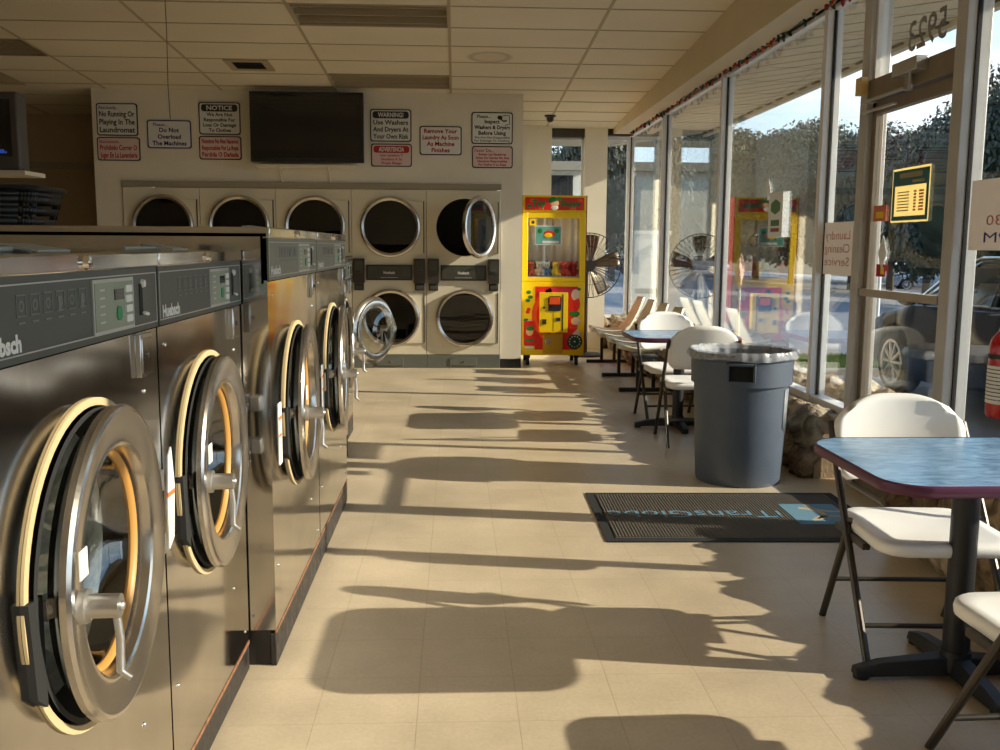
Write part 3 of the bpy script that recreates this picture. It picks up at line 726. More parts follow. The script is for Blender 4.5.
# ------------------------------------------------------------------ signs on the dryer wall
def px2(x, y, Y):  # wall point for the pixel, from the measured camera
    d = RAYF(x, y); t = Y/d[1]; return (d[0]*t, 1.45+d[2]*t)
F_ = 960.; YAW = math.radians(2.6541); PIT = math.radians(7.6351); ROL = math.radians(.4)
Fv = Vector((math.sin(YAW)*math.cos(PIT), math.cos(YAW)*math.cos(PIT), -math.sin(PIT)))
R0 = Vector((math.cos(YAW), -math.sin(YAW), 0)); U0 = R0.cross(Fv)
Rv = R0*math.cos(ROL)+U0*math.sin(ROL); Uv = -R0*math.sin(ROL)+U0*math.cos(ROL)
def RAYF(x, y): return Fv + Rv*((x-500)/F_) - Uv*((y-375)/F_)
def sign(box_, label, lines, ink, board=SIGNW, border=INKB, banner=None, small=None, note=None, extra=None):
    x0,z1 = px2(box_[0],box_[1],YB); x1,z0 = px2(box_[2],box_[3],YB)
    w,h = x1-x0, z1-z0
    t = thing('wall_sign', label, 'sign', ((x0+x1)/2, YB-.001, (z0+z1)/2), 0, 'warning signs on the dryer wall')
    g = MB(); g.prism(rr(-w/2,w/2,-h/2,h/2,.03), -.010,0,m=0); g.prism(rr(-w/2+.012,w/2-.012,-h/2+.012,h/2-.012,.025), -.0115,-.010,m=1)
    obj('board', g, [border, board], t)
    top = h/2-.02
    if banner:
        g = MB(); g.prism(rr(-w/2+.03,w/2-.03,top-.085,top-.005,.03), -.0125,-.0115); bn = obj('banner', g, ink if ink is not INKN else INKN, t)
        g = MB(); text_mb(g, [banner], w*.62, .075, 0, top-.045, -.0135, 0, .03, fit=False); obj('banner_lettering', g, SIGNW, bn)
        top -= .09
    if small:
        g = MB(); text_mb(g, [small], w*.5, .055, -w*.2, top-.03, -.0130, 0, .01); obj('heading', g, ink, t); top -= .055
    bot = -h/2+.02
    if note:
        g = MB(); text_mb(g, note, w*.86, .036*len(note), 0, bot+.018*len(note), -.0130, 0, .01, fit=False); obj('small_print', g, ink, t); bot += .036*len(note)
    g = MB(); text_mb(g, lines, w*.86, top-bot, extra or 0, (top+bot)/2, -.0130, 0, .026); obj('lettering', g, ink, t)
    return t, w, h
sign((96,103,138.6,136), 'leftmost white sign with black words No Running Or Playing In The Laundromat', ['No Running Or','Playing In The','Laundromat'], INKB, small='Absolutely...')
sign((97,137,141,161), 'pink red-lettered Spanish sign below the leftmost running sign', ['Prohibido Correr O','Jugar En La Lavanderia'], INKR, SIGNP, small='Absolutamente...')
sign((147,120,192,148.7), 'blue-lettered sign Do Not Overload The Machines behind the hanging cord', ['Do Not','Overload','The Machines'], INKN, small='Please...', border=INKN)
sign((198.5,102,241,135), 'white NOTICE sign with black banner left of the television', ['We Are Not','Responsible For','Loss Or Damage','To Clothes'], INKB, banner='NOTICE')
sign((199,136,242,160), 'red-lettered Spanish sign below the NOTICE sign left of the television', ['Nosotros No Nos Hacemos','Responsables Por La Ropa','Perdida O Dañada'], INKR, SIGNP)
sign((370,109,411.5,142), 'white WARNING sign just right of the television', ['Use Washers','And Dryers At','Your Own Risk'], INKB, banner='WARNING!')
sign((371,143.5,412,167), 'red ADVERTENCIA sign under the WARNING sign', ['Use Lavadora Y','Secadora A Su','Propio Riesgo'], INKR, SIGNP, banner='ADVERTENCIA')
sign((419.6,126,461.6,155.5), 'white sign with red words Remove Your Laundry As Soon As Machine Finishes', ['Remove Your','Laundry As Soon','As Machine','Finishes'], INKR)
tt,w,h = sign((471.5,112,512.6,144.4), 'rightmost white sign, Inspect Washers & Dryers Before Using, with a hand drawing', ['Inspect','Washers & Dryers','Before Using'], INKB, small='Please...', note=['We Are Not Responsible','For Damage To Clothing'])
g = MB(); g.ball((.09,-.0125,.12),(.03,.002,.025),10,6); g.tube([(.09,-.0125,.11),(.13,-.0125,.08),(.17,-.0125,.085)],.008,6); g.tube([(.12,-.0125,.14),(.20,-.0125,.15),(.205,-.0125,.05),(.15,-.0125,.03)],.004,6); obj('hand_drawing', g, INKB, tt)
sign((472,146,512.6,168.4), 'pink red-lettered Spanish sign under the rightmost inspect sign', ['Revisar Las Secadoras','Antes De Usarlas No Nos','Hacemos Responsables','Por Daños A La Ropa'], INKR, SIGNP, small='Favor De...')

# flat television on its shelf
x0,z1 = px2(249,91,YB-.3); x1,z0 = px2(364,163,YB-.3)
t = thing('flat_television', 'large black flat television above the dryers', 'television', ((x0+x1)/2, YB-.26, 0))
w=(x1-x0)/2; zt=min(z1,3.17)
g = MB(); g.box(-w,w,-.05,.02,z0,zt,0); g.box(-w*.6,w*.6,.02,.07,z0+.15,zt-.15,0); tv = obj('casing', g, BEZ, t, bevel=.006)
g = MB(); g.box(-w+.03,w-.03,-.053,-.050,z0+.045,zt-.03); obj('screen', g, SCREEN, tv)
g = MB(); g.box(-.05,.05,.07,.24,z0+.35,z0+.45); obj('wall_bracket', g, BLACK, t)
xs0,zs = px2(257,166,YB-.15); xs1,_ = px2(356,166,YB-.15)
t = thing('wall_shelf', 'small cream shelf on brackets directly under the flat television', 'shelf', ((xs0+xs1)/2, YB, zs)); w=(xs1-xs0)/2
g = MB(); g.box(-w,w,-.28,0,-.015,.015); obj('board', g, ENAMEL, t, bevel=.003)
for sx in (-.55,.45):
    g = MB(); g.box(sx*w-.012,sx*w+.012,-.012,0,-.21,-.015); g.box(sx*w-.012,sx*w+.012,-.25,0,-.03,-.015); g.tube([(sx*w,-.22,-.03),(sx*w,-.07,-.07),(sx*w,-.008,-.17)],.008,8); obj('bracket', g, ENAMEL, t)

# old tube television on a ceiling-hung shelf, far left
t = thing('hung_shelf', 'pale shelf hung from the ceiling in the far left corner under the old television', 'shelf', (-4.02,8.22,2.03))
g = MB(); g.box(-.55,.55,-.17,.22,-.035,.0); obj('board', g, ENAMEL, t, bevel=.003)
for sx in (-.5,):
    for sy in (-.15,.2): g = MB(); g.box(sx-.012,sx+.012,sy-.012,sy+.012,-.0,zc(8.22+sy)-2.03); obj('hanger_rod', g, FRAME, t)
t = thing('tube_television', 'old grey box television at the far left edge of the photo', 'television', (-3.93,8.37,2.03))
g = MB(); g.box(-.42,.42,-.30,-.12,.0,.62,0); g._add([(-.40,-.12,.03),(.40,-.12,.03),(.40,-.12,.60),(-.40,-.12,.60),(-.22,.28,.1),(.22,.28,.1),(.22,.28,.48),(-.22,.28,.48)],[(0,1,5,4),(1,2,6,5),(2,3,7,6),(3,0,4,7),(4,5,6,7),(3,2,1,0)],0); tv = obj('casing', g, CRTB, t, bevel=.02)
g = MB(); g.grid(lambda u,v: (-.36+.72*u, -.302-.012*(1-(2*u-1)**2)*(1-(2*v-1)**2), .11+.45*v), 12,8); obj('screen', g, SCREEN, tv)
g = MB(); g.box(.10,.30,-.312,-.306,.145,.165); g.box(.18,.32,-.312,-.306,.135,.15); obj('screen_lettering', g, mat('lit_blue_text', (.05,.12,.6), .5, emit=.25), tv)

# ------------------------------------------------------------------ claw machine
SIDEM = mat('side_red', srgb(146,62,34), .7)
t = thing('claw_machine', 'yellow and red toy claw machine standing right of the dryer wall', 'claw machine', (1.182, 11.66, 0))
hw=.385; D=.62; z0=.13; z1=2.06
g = MB(); g.box(-hw,hw,0,D,z0,1.03); g.box(-hw,hw,0,D,1.86,z1); 
for sx in (-1,1):
    for a,b in ((0,.07),(D-.05,D)): g.box(sx*hw-sx*.07,sx*hw,a,b,1.03,1.86)
g.box(-hw+.07,hw-.07,0,.03,1.79,1.86); g.box(-hw+.07,hw-.07,0,.03,1.03,1.08)
cab = obj('cabinet', g, YEL, t, bevel=.008)
g = MB(); g.box(hw,hw+.012,.005,D-.005,z0,z1,0); obj('side_trim', g, SIDEM, t)
g = MB(); g.box(-hw-.012,-hw,.005,D-.005,z0,z1,0); obj('side_trim', g, SIDEM, t)
g = MB(); g.box(-hw+.03,hw-.03,-.012,0,1.885,2.035,0)
for k,(x,z,r,mi) in enumerate([(-.30,1.93,.03,2),(-.16,1.9,.03,1),(.22,1.91,.04,1),(.31,2.0,.03,1),(0,1.965,.055,3),(-.02,2.0,.06,2),(.06,2.02,.03,2),(0,1.915,.045,4),(-.27,2.0,.03,1)]): g.ball((x,-.012,z),(r,.004,r*.7),14,6,mi)
mq = obj('marquee', g, [RED, REDO, GRN, mat('peach_print', srgb(230,180,130), .5), STICK], t)
g = MB(); text_mb(g, ['Toy'], .17, .11, -.19, 1.965, -.0175, 0, .045, fit=False); text_mb(g, ['Shoppe'], .24, .10, .19, 1.965, -.0175, 0, .045, fit=False); obj('marquee_lettering', g, GRN, mq)
g = MB(); g.box(-hw+.03,hw-.03,.03,D-.06,1.03,1.09); obj('prize_bed', g, SIGNW, t)
g = MB(); g.box(-hw+.1,hw-.1,.05,.09,1.84,1.858); obj('case_fill_strip', g, mat('case_fill_glow',(1,.95,.85),.5,emit=6), t)  # glowing strip added under the case top to brighten toys and backdrop
CG = glass('case_glass', (.93,.95,.94), .9, .04)
g = MB(); g.box(-hw+.07,hw-.07,.012,.018,1.08,1.79); obj('front_glass', g, CG, t)
g = MB(); g.box(hw-.03,hw-.024,.07,D-.05,1.03,1.86); g.box(-hw+.024,-hw+.03,.07,D-.05,1.03,1.86); obj('side_glass', g, CG, t)
g = MB(); g.grid(lambda u,v: (-hw+.03+(2*hw-.06)*u, D-.06-.012*math.sin(u*38), 1.04+.81*v), 60, 2); obj('backdrop', g, mat('silver_foil',(.86,.86,.82),.35,.1), t, solid=.004)
g = MB(); g.cyl((.02,.35,1.85),(.02,.35,1.62),.012,n=10); g.ball((.02,.35,1.61),(.05,.05,.03),12,8)
for k in range(3):
    a=k*2*PI/3; g.tube([(.02+.03*math.cos(a),.35+.03*math.sin(a),1.6),(.02+.09*math.cos(a),.35+.09*math.sin(a),1.54),(.02+.03*math.cos(a),.35+.03*math.sin(a),1.47)],.007,6)
obj('claw', g, CHROME, t)
g = MB(); g.box(-.23,.09,.002,.010,1.47,1.70,0); g.box(-.22,.08,.0,.002,1.48,1.69,1); g.box(-.14,.06,-.001,0,1.49,1.52,2); g.ball((-.06,0,1.60),(.07,.003,.045),12,6,3); g.ball((-.07,-.003,1.585),(.05,.003,.03),12,6,4); g.ball((-.17,-.001,1.64),(.03,.003,.03),10,6,5); g.ball((.03,-.001,1.64),(.03,.003,.03),10,6,5)
obj('instruction_card', g, [STICK, mat('teal_print',srgb(96,160,150),.4), SIGNW, RED, YEL, GRN], t)
g = MB(); g.prism(rr(-hw+.09,-hw+.17,1.70,1.78,.01,3), .004,.010,m=0); g.ball((-hw+.13,.004,1.74),(.02,.003,.02),12,6,1); obj('round_lock', g, [YEL, FRAME], t)
# lower artwork
g = MB(); g.box(-.22,.30,-.006,0,.20,.97,0)
g.lathe([(.30,-.008),(.36,-.008)], (.10,0,.62), 'y', 30, 1, a0=PI*.62, a1=PI*1.38); g.lathe([(.20,-.0085),(.25,-.0085)], (.10,0,.62), 'y', 30, 2, a0=PI*.6, a1=PI*1.4)
g.box(-.10,.28,-.008,-.006,.84,.96,3)
for x,z,rx,rz_,mi in ((.27,.87,.05,.07,4),(.29,.76,.04,.08,0),(.26,.64,.07,.035,5),(.28,.55,.06,.05,4),(.24,.44,.07,.045,0),(.29,.40,.05,.06,4),(-.16,.88,.04,.04,3)): g.ball((x,-.008,z),(rx,.004,rz_),14,6,mi)
art = obj('front_artwork', g, [RED, REDO, YEL, PINK, SIGNP, GRN], t)
g = MB()
for x,z in ((-.30,.90),(-.28,.84),(-.31,.80),(-.33,.50+.06),(-.30,.52)): g.ball((x,-.003,z),(.03,.003,.022),8,5,0)
for x,z in ((-.30,.69),(-.31,.66)): g.ball((x,-.003,z),(.026,.003,.022),10,5,1)
g.ball((.30,-.003,.94),(.04,.003,.02),8,5,0); g.ball((-.29,-.003,.545),(.03,.004,.02),8,5,2)
obj('edge_stickers', g, [GRN, RED, STICK], art)
g = MB(); g.prism(rr(-.355,-.215,.25,.55,.02), -.014,-.006,m=0); g.ball((-.285,-.014,.42),(.045,.004,.05),14,6,1); g.ball((-.28,-.016,.46),(.05,.004,.03),14,6,2); g.box(-.34,-.23,-.016,-.014,.30,.33,2); g.box(-.34,-.24,-.012,-.006,.215,.24,3)
obj('red_badge', g, [RED, mat('peach2',srgb(222,170,120),.5), GRN, STICK], art)
g = MB(); g.lathe([(.001,-.012),(.085,-.012),(.095,-.008),(.095,-.004)], (.27,0,.30), 'y', 32, 0)
for k in range(12): a=k*PI/6; g.ball((.27+.065*math.cos(a),-.013,.30+.065*math.sin(a)),(.008,.002,.008),6,4,1)
g.ball((.27,-.013,.30),(.012,.002,.012),8,5,1); obj('round_badge', g, [mat('dark_green_badge',(.01,.05,.03),.4), STICK], art)
g = MB(); g.box(-.17,.17,-.10,0,.42,.90,0); g.box(.10,.115,-.103,-.10,.44,.88,1); g.box(-.005,-.002,-.102,-.10,.43,.68,1); g.box(-.16,.10,-.102,-.10,.68,.683,1)
cd = obj('coin_door', g, [YEL, KICK], t, bevel=.006)
g = MB(); g.prism(rr(-.07,.09,.68,.86,.03), -.108,-.10,m=0); g.prism([(-.055,.76),(.075,.76),(.075,.85),(-.055,.85)], -.112,-.108,m=1); obj('prize_flap', g, [BLACK, REDO], cd)
g = MB(); g.lathe([(.001,-.11),(.014,-.108),(.016,-.10)],(-.12,0,.72),'y',12); g.box(-.14,-.09,-.112,-.10,.52,.58); g.box(.03,.08,-.108,-.10,.56,.60); g.box(-.05,-.03,-.108,-.10,.72,.76); obj('coin_mech', g, FRAME, cd)
g = MB(); g.box(-.12,.12,-.02,0,.16,.40,0); g.box(-.09,-.03,-.03,-.02,.27,.33,1); obj('cash_door', g, [mat('dull_yellow',srgb(196,150,20),.4), CHROME], t, bevel=.004)
for sx in (-1,1):
    for yy in (.08,D-.08):
        g = MB(); g.lathe([(.001,-.018),(.035,-.018),(.04,0),(.035,.018),(.001,.018)], (sx*.30,yy,.04), 'x', 20) if 0 else g.cyl((sx*.30-.02,yy,.05),(sx*.30+.02,yy,.05),.05,n=18); g.box(sx*.30-.03,sx*.30+.03,yy-.03,yy+.03,.09,.132)
        obj('caster', g, BLACK, t)
# toys inside the case
TOY = [(-.28,.16,'orange red round plush','red',REDO),(-.22,.30,'green plush','green',GRN),(-.17,.14,'plush with pale face and dark cap','pale',SIGNP),(-.08,.17,'white headed plush with blue body','white',STICK),
       (-.02,.30,'dark purple plush','purple',mat('purple_plush',(.06,.03,.12),.9)),(.04,.14,'black and yellow plush','yellow',YEL),(.11,.22,'orange plush','orange',REDO),(.17,.13,'red orange plush','red2',RED),(.24,.20,'magenta heart plush','magenta',PINK),(.28,.13,'dark red plush','dkred',INKR),(-.25,.42,'blue plush at the back','blue',mat('blue_plush',(.05,.12,.35),.9)),(.12,.42,'pink plush at the back','pink',PINK)]
BLU = mat('blue_cloth',(.08,.18,.4),.9)
for i,(x,y,ds,_,mt) in enumerate(TOY):
    tb = thing('plush_toy', ds+[' at the left end of the claw machine case',' in the back left of the claw case',' left of centre in the claw case',' near the middle of the claw case',' behind the middle toys in the claw case',' just right of centre in the claw case',' piled right of centre in the claw case',' near the right end of the claw case',' at the right side of the claw case',' in the right front corner of the claw case',' of the claw case',' of the claw case'][i], 'plush toy', (1.182+x*.95,11.66+y*.85+.02,1.092), rng.uniform(-.6,.6), 'prizes inside the claw machine'); tb.scale=(1.05,1.05,1.05)
    zz = .0 
    g = MB(); g.ball((0,0,.05),(.05,.045,.05),14,10); 
    for sx in (-1,1): g.ball((sx*.045,-.01,.05),(.016,.02,.035),8,6); g.ball((sx*.025,-.04,.018),(.018,.028,.018),8,6)
    obj('body', g, mt if i!=3 else BLU, tb)
    g = MB(); g.ball((0,-.005,.125),(.045,.042,.042),14,10)
    for sx in (-1,1): g.ball((sx*.032,0,.16),(.015,.01,.018),8,6)
    hd = obj('head', g, STICK if i in (2,3) else mt, tb)
    g = MB(); g.ball((-.015,-.045,.13),(.006,.004,.008),8,5); g.ball((.015,-.045,.13),(.006,.004,.008),8,5); g.ball((0,-.048,.115),(.006,.004,.004),8,5); obj('face', g, BLACK, hd)

# pedestal fan behind the claw machine
t = thing('pedestal_fan', 'large dark round pedestal fan behind the claw machine', 'fan', (1.74,12.78,0))
g = MB(); g.lathe([(.001,.03),(.05,.05),(.2,.035),(.23,.02),(.23,0),(.001,0)], n=32); obj('base', g, KICK, t)
g = MB(); g.cyl((0,0,.03),(0,0,1.15),.022,n=14); obj('pole', g, FRAME, t)
g = MB(); g.cyl((0,-.14,1.21),(0,.10,1.21),.085,n=24); obj('motor', g, DARKMET, t, bevel=.01)
g = MB(); R=.42
for k in range(40):
    a=2*PI*k/40; c,s_=math.cos(a),math.sin(a)
    g.tube([(.07*c,-.30,1.21+.07*s_),(.30*c,-.285,1.21+.30*s_),(R*c,-.21,1.21+R*s_),(.30*c,-.13,1.21+.30*s_),(.08*c,-.11,1.21+.08*s_)], .003, 4, 0, caps=False)
for r,yy in ((R,-.21),(.25,-.292),(.07,-.30)): g.tube([(r*math.cos(2*PI*k/48),yy,1.21+r*math.sin(2*PI*k/48)) for k in range(48)], .006 if r==R else .003, 6, 0, closed=True)
g.lathe([(.001,-.305),(.07,-.302)],(0,0,1.21),'y',20)
obj('cage', g, DARKMET, t)
for k in range(5):
    a=2*PI*k/5+.25; g = MB()
    def bl(u,v,a=a):
        r=.06+.34*u; w=.5*(1-.35*u); an=a+(v-.5)*w*1.6; return (r*math.cos(an), -.20+(v-.5)*.07, 1.21+r*math.sin(an))
    g.grid(bl,8,6); obj('blade', g, mat('fan_blade', srgb(96,84,66),.4,.5), t, solid=.003)

# ------------------------------------------------------------------ tandem shell seats by the window
t = thing('tandem_seating', 'row of cream moulded shell seats on black beam along the window', 'seating', (1.92,10.6,0), -PI/2)
g = MB(); g.box(-1.55,1.30,-.03,.03,.30,.36); obj('beam', g, BLACK, t, bevel=.004)
# local x axis runs toward the camera (-Y)
for i,yy in enumerate((11.45,10.8,10.12,9.44)):
    lx = 10.6-yy
    def shell(u,v):
        # u across width, v front->top of back
        x=(u-.5); 
        if v<.5:
            k=v/.5; y=-.30+.42*k; z=.44-.03*math.sin(k*PI)+.015*(1-k)
        else:
            k=(v-.5)/.5; y=.12+.17*k+.05*math.sin(k*PI/2); z=.44+.42*k**1.15
        wd=.42*(1-.25*max(0,(v-.75)/.25)**2)*(1-.12*max(0,(.12-v)/.12))
        lift=.05*abs(2*x)**2.5*(1 if v<.7 else (1-v)/.3*1.0)
        return (lx+x*wd, y-(.05*abs(2*x)**2 if v>.45 else 0), z+lift*(1 if v<.6 else .3))
    g = MB(); g.grid(shell,10,18); obj('seat', g, SHELL, t, solid=.010, sharp=80)
    g = MB(); g.box(lx-.12,lx+.12,-.14,.08,.36,.385); obj('seat_bracket', g, BLACK, t)
for yy in (12.0,10.7,9.56):
    lx = 10.6-yy
    g = MB()
    for py in (-.08,.08): g.box(lx-.018,lx+.018,py-.018,py+.018,.04,.32)
    g.box(lx-.025,lx+.025,-.27,.24,.0,.04); obj('leg', g, BLACK, t, bevel=.003)

# ------------------------------------------------------------------ folding chairs
def tubepath(a,b,c=None): return [a,b] if c is None else [a,b,c]
def make_chair(label):
    t = thing('folding_chair', label, 'chair', (0,0,0), 0, 'white folding chairs at the cafe tables')
    def seat(u,v):
        a=2*PI*u
        return None
    g = MB()
    # seat pad: rounded, slightly dished, rolled lip
    ol = rr(-.22,.22,-.255,.17,.08,6)
    def lay(s,z): return [(p[0]*s, (p[1]+.03)*s-.03, z) for p in ol]
    L=[lay(.96,.425),lay(1.0,.432),lay(1.01,.452),lay(1.0,.466),lay(.96,.474),lay(.80,.470),lay(.4,.463),lay(.05,.461)]
    n=len(ol)
    vs=[p for l in L for p in l]; fs=[(i*n+j,i*n+(j+1)%n,(i+1)*n+(j+1)%n,(i+1)*n+j) for i in range(len(L)-1) for j in range(n)]
    fs.append(tuple(range(n-1,-1,-1))); fs.append(tuple((len(L)-1)*n+j for j in range(n)))
    g._add(vs,fs); obj('seat', g, WHITEP, t, sharp=60)
    # backrest: curved shell, wider at mid height
    def back(u,v):
        x=u*2-1; z=.585+.325*v
        hw=.232*(1-.9*max(0,(v-.55)/.45)**3*.28)*(1-.20*max(0,(.2-v)/.2)**2)
        top=-.055*abs(x)**3.2*(v**2); 
        return (x*hw, .205+.10*(v-.5)*.55+.035*(1-x*x)-.02, z+top)
    g = MB(); g.grid(back,16,10); obj('backrest', g, WHITEP, t, solid=.022, sharp=80)
    for sx in (-1,1):
        g = MB(); g.tube([(sx*.236,.222,.80),(sx*.238,.10,.585),(sx*.238,-.235,.0)], .0125, 10); fr = obj('leg', g, FRAME, t)
        g = MB(); g.tube([(sx*.224,.02,.47),(sx*.224,.235,.0)], .0125, 10); obj('leg', g, FRAME, t)
        g = MB(); g.box(sx*.222-.012,sx*.222+.012,-.12,.13,.405,.428); obj('seat_rail', g, FRAME, t)
    g = MB(); g.cyl((-.236,-.155,.14),(.236,-.155,.14),.009,n=10); obj('stretcher', g, FRAME, t)
    g = MB(); g.cyl((-.222,.145,.19),(.222,.145,.19),.009,n=10); obj('stretcher', g, FRAME, t)
    return t
ch = make_chair('white folding chair nearest the door, behind the near blue table, facing the camera')
ch.location=(1.69,3.33,0); ch.rotation_euler=(0,0,math.radians(-3)); ch.scale=(1.08,1.14,.985)
dup(ch,(1.655,2.33,0),PI+.03,'white folding chair cut off by the bottom right corner of the photo')
dup(ch,(1.83,8.02,0),.05,'white folding chair on the far side of the far blue table, beside the shell seats')
dup(ch,(1.80,7.05,0),PI-.06,'white folding chair between the far blue table and the trash can, seen from behind')

# ------------------------------------------------------------------ cafe tables
def make_table(label):
    t = thing('cafe_table', label, 'table', (0,0,0), 0, 'blue pedestal cafe tables')
    ol = rr(-.42,.42,-.365,.365,.13,8)
    g = MB(); g.prism(ol,.742,.771,'xy'); top = obj('tabletop', g, LAMIN, t, bevel=.002)
    g = MB(); n=len(ol); 
    pr=[(1.0,.736),(1.012,.742),(1.018,.755),(1.012,.768),(1.0,.7725)]
    L=[[(p[0]*(1+(s-1)*1),p[1]*(1+(s-1)*1.2),z) for p in ol] for s,z in pr]
    g._add([p for l in L for p in l],[(i*n+j,i*n+(j+1)%n,(i+1)*n+(j+1)%n,(i+1)*n+j) for i in range(len(L)-1) for j in range(n)]); g.prism(ol,.735,.742,'xy')
    obj('edge_band', g, PURPLE, top)
    g = MB(); g.cyl((0,0,.04),(0,0,.72),.044,n=28); g.box(-.2,.2,-.03,.03,.715,.736); g.box(-.03,.03,-.2,.2,.715,.736); g.cyl((0,0,.03),(0,0,.10),.056,.05,n=28); obj('pedestal', g, PEDEST, t)
    for a,L_ in ((0,.35),(PI/2,.30),(PI,.35),(1.5*PI,.30)):
        g = MB(); c,s_=math.cos(a),math.sin(a)
        g.T = Matrix.Rotation(a,4,'Z')
        g._add([(0,-.04,.02),(0,.04,.02),(L_,.025,.012),(L_,-.025,.012),(0,-.03,.085),(0,.03,.085),(L_*.75,.022,.062),(L_,.018,.04),(L_,-.018,.04),(L_*.75,-.022,.062)],
            [(0,1,2,3),(4,5,6,9),(9,6,7,8),(3,2,7,8),(0,3,8,9,4),(1,5,6,7,2),(0,4,5,1)])
        g.cyl((L_-.025,0,0),(L_-.025,0,.03),.026,n=14); obj('foot', g, PEDEST, t, bevel=.003)
    return t
tb = make_table('near blue pedestal table with purple edge at the right of the photo'); tb.location=(1.705,3.05,0); tb.scale=(1,1,.985)
dup(tb,(1.80,7.62,0),0,'far blue pedestal table with purple edge beyond the trash can')

# ------------------------------------------------------------------ trash can
t = thing('trash_can', 'large round slate-blue plastic trash can by the stone wall', 'trash can', (1.785,5.88,0), 0)
g = MB(); pr=[(.001,.012),(.24,.012),(.258,0),(.264,.02),(.290,.62),(.308,.622),(.311,.77),(.320,.775),(.327,.79),(.325,.815),(.313,.82),(.305,.80),(.297,.77),(.276,.62),(.24,.03),(.001,.03)]
g.lathe(pr,n=72); can = obj('bin_body', g, CANG, t, sharp=30)
for a in (-PI/2-.30, PI/2-.30):
    g = MB(); g.T = Matrix.Rotation(a,4,'Z'); 
    g.box(.302,.346,-.085,-.070,.66,.77); g.box(.302,.346,.070,.085,.66,.77); g.box(.302,.346,-.085,.085,.755,.77); g.box(.302,.312,-.07,.07,.66,.755,1)
    obj('handle', g, [CANG, BLACKM], t, bevel=.004)
g = MB(); 
def lin(u,v):
    a=2*PI*u; wv=.004*math.sin(a*17+2)+.003*math.sin(a*29)
    z=[.72-.10*(.5+.5*math.sin(a*3+1)),.80,.832,.80,.66][min(4,int(v*4+.001))]
    r=[.328,.337,.321,.294,.282][min(4,int(v*4+.001))]
    if v<.1: z=.782+.006*math.sin(a*5)+.03*math.cos(a-0.3)*0; r=.335
    return ((r+wv)*math.cos(a),(r+wv)*math.sin(a),z+.4*wv)
g.grid(lin,160,4); obj('liner', g, LINER, t, solid=0)
g = MB(); g.T=Matrix.Rotation(-.42,4,'Z'); g.box(.30,.325,-.05,.05,.44,.56); g.T=Matrix.Identity(4)
lb = MB()
def lab(u,v): a=-.75+.62*u; z=.36+.24*v-(.10*u if v<.5 else 0); r=.264+(.290-.264)*(z-.02)/.6+.0025; return (r*math.cos(a),r*math.sin(a),z)
lb.grid(lab,14,2); obj('worn_label', lb, mat('faded_label', srgb(120,124,126),.5,noise=.25,nscale=20), t, solid=.001)

# ------------------------------------------------------------------ entrance mat
t = thing('entrance_mat', 'black ribbed entrance mat with blue lettering in front of the door', 'mat', (1.49,5.03,0), math.radians(-1.2))
g = MB(); g.prism(rr(-.735,.735,-.475,.475,.01,2), 0,.006,'xy',0); g.box(-.68,.68,-.42,.42,.006,.008,1)
x=-.675
while x<.675: g.box(x,x+.007,-.415,.415,.008,.0115,1); x+=.0165
obj('rubber_mat', g, [BLACKM, mat('mat_rib',srgb(92,86,78),.85)], t)
LB = mat('mat_blue', srgb(92,130,150), .8)
g = MB(); text_mb(g, ['iTransGlobe'], .95, .20, 0,0,0,0,.0,fit=False); mm_=g
mm_.v=[(-x, -z, .0122) for x,y,z in mm_.v]
mm_.v=[(x-.19,y+.0,z) for x,y,z in mm_.v]
obj('lettering', mm_, LB, t)
g = MB(); g._add([(.33,-.20,.0121),(.64,-.20,.0121),(.64,.20,.0121),(.33,.20,.0121)],[(0,1,2,3)],0)
TANM = mat('mat_tan', srgb(176,160,130), .85)
def flatarc(cx,cy,r0,r1,a0,a1,z,mi):
    n=20; vs=[]; 
    for i in range(n+1):
        a=a0+(a1-a0)*i/n
        for r in (r0,r1): vs.append((min(.64,max(.33,cx+r*math.cos(a))),min(.20,max(-.20,cy+r*math.sin(a))),z))
    g._add(vs,[(2*i,2*i+1,2*i+3,2*i+2) for i in range(n)],mi)
flatarc(.40,.0,.10,.135,-1.4,1.4,.0124,1); flatarc(.60,.16,.10,.13,PI*.9,PI*1.7,.0124,1); flatarc(.55,-.18,.12,.15,.4,2.4,.0124,1)
obj('emblem', g, [LB, TANM], t)

# ------------------------------------------------------------------ fire extinguisher
t = thing('fire_extinguisher', 'red fire extinguisher with white label at the right edge of the photo', 'fire extinguisher', (2.335,3.93,.745))
g = MB(); g.lathe([(.001,0),(.07,.0),(.078,.012),(.078,.30),(.072,.33),(.05,.36),(.022,.378),(.02,.39),(.001,.39)], n=32); b_=obj('cylinder', g, mat('extinguisher_red',srgb(186,24,30),.25,coat=.6), t)
g = MB(); g.lathe([(.0792,.06),(.0792,.22)], n=32, a0=PI*.6, a1=PI*1.55); g2=g
for k in range(9): g.lathe([(.0796,.075+k*.016),(.0796,.079+k*.016)], n=12, a0=PI*.68+.1*(k%3), a1=PI*1.5-.15*(k%2), m=1)
obj('label_wrap', g, [STICK, INKB], b_)
g = MB(); g.cyl((0,0,.39),(0,0,.43),.014,n=12); g.box(-.10,.02,-.012,.012,.43,.437); g.box(-.10,.02,-.012,.012,.455,.462); g.box(0,.02,-.012,.012,.437,.46); obj('valve_handle', g, BLACK, t)
g = MB(); g.tube([(.01,-.01,.41),(.06,-.06,.40),(.09,-.06,.33),(.088,-.05,.15)], .010, 8); obj('hose', g, BLACK, t)
g = MB(); g.lathe([(.080,.25),(.080,.27)], n=32); g.box(.07,.085,-.03,.03,.2,.32); obj('bracket', g, BLACK, t)

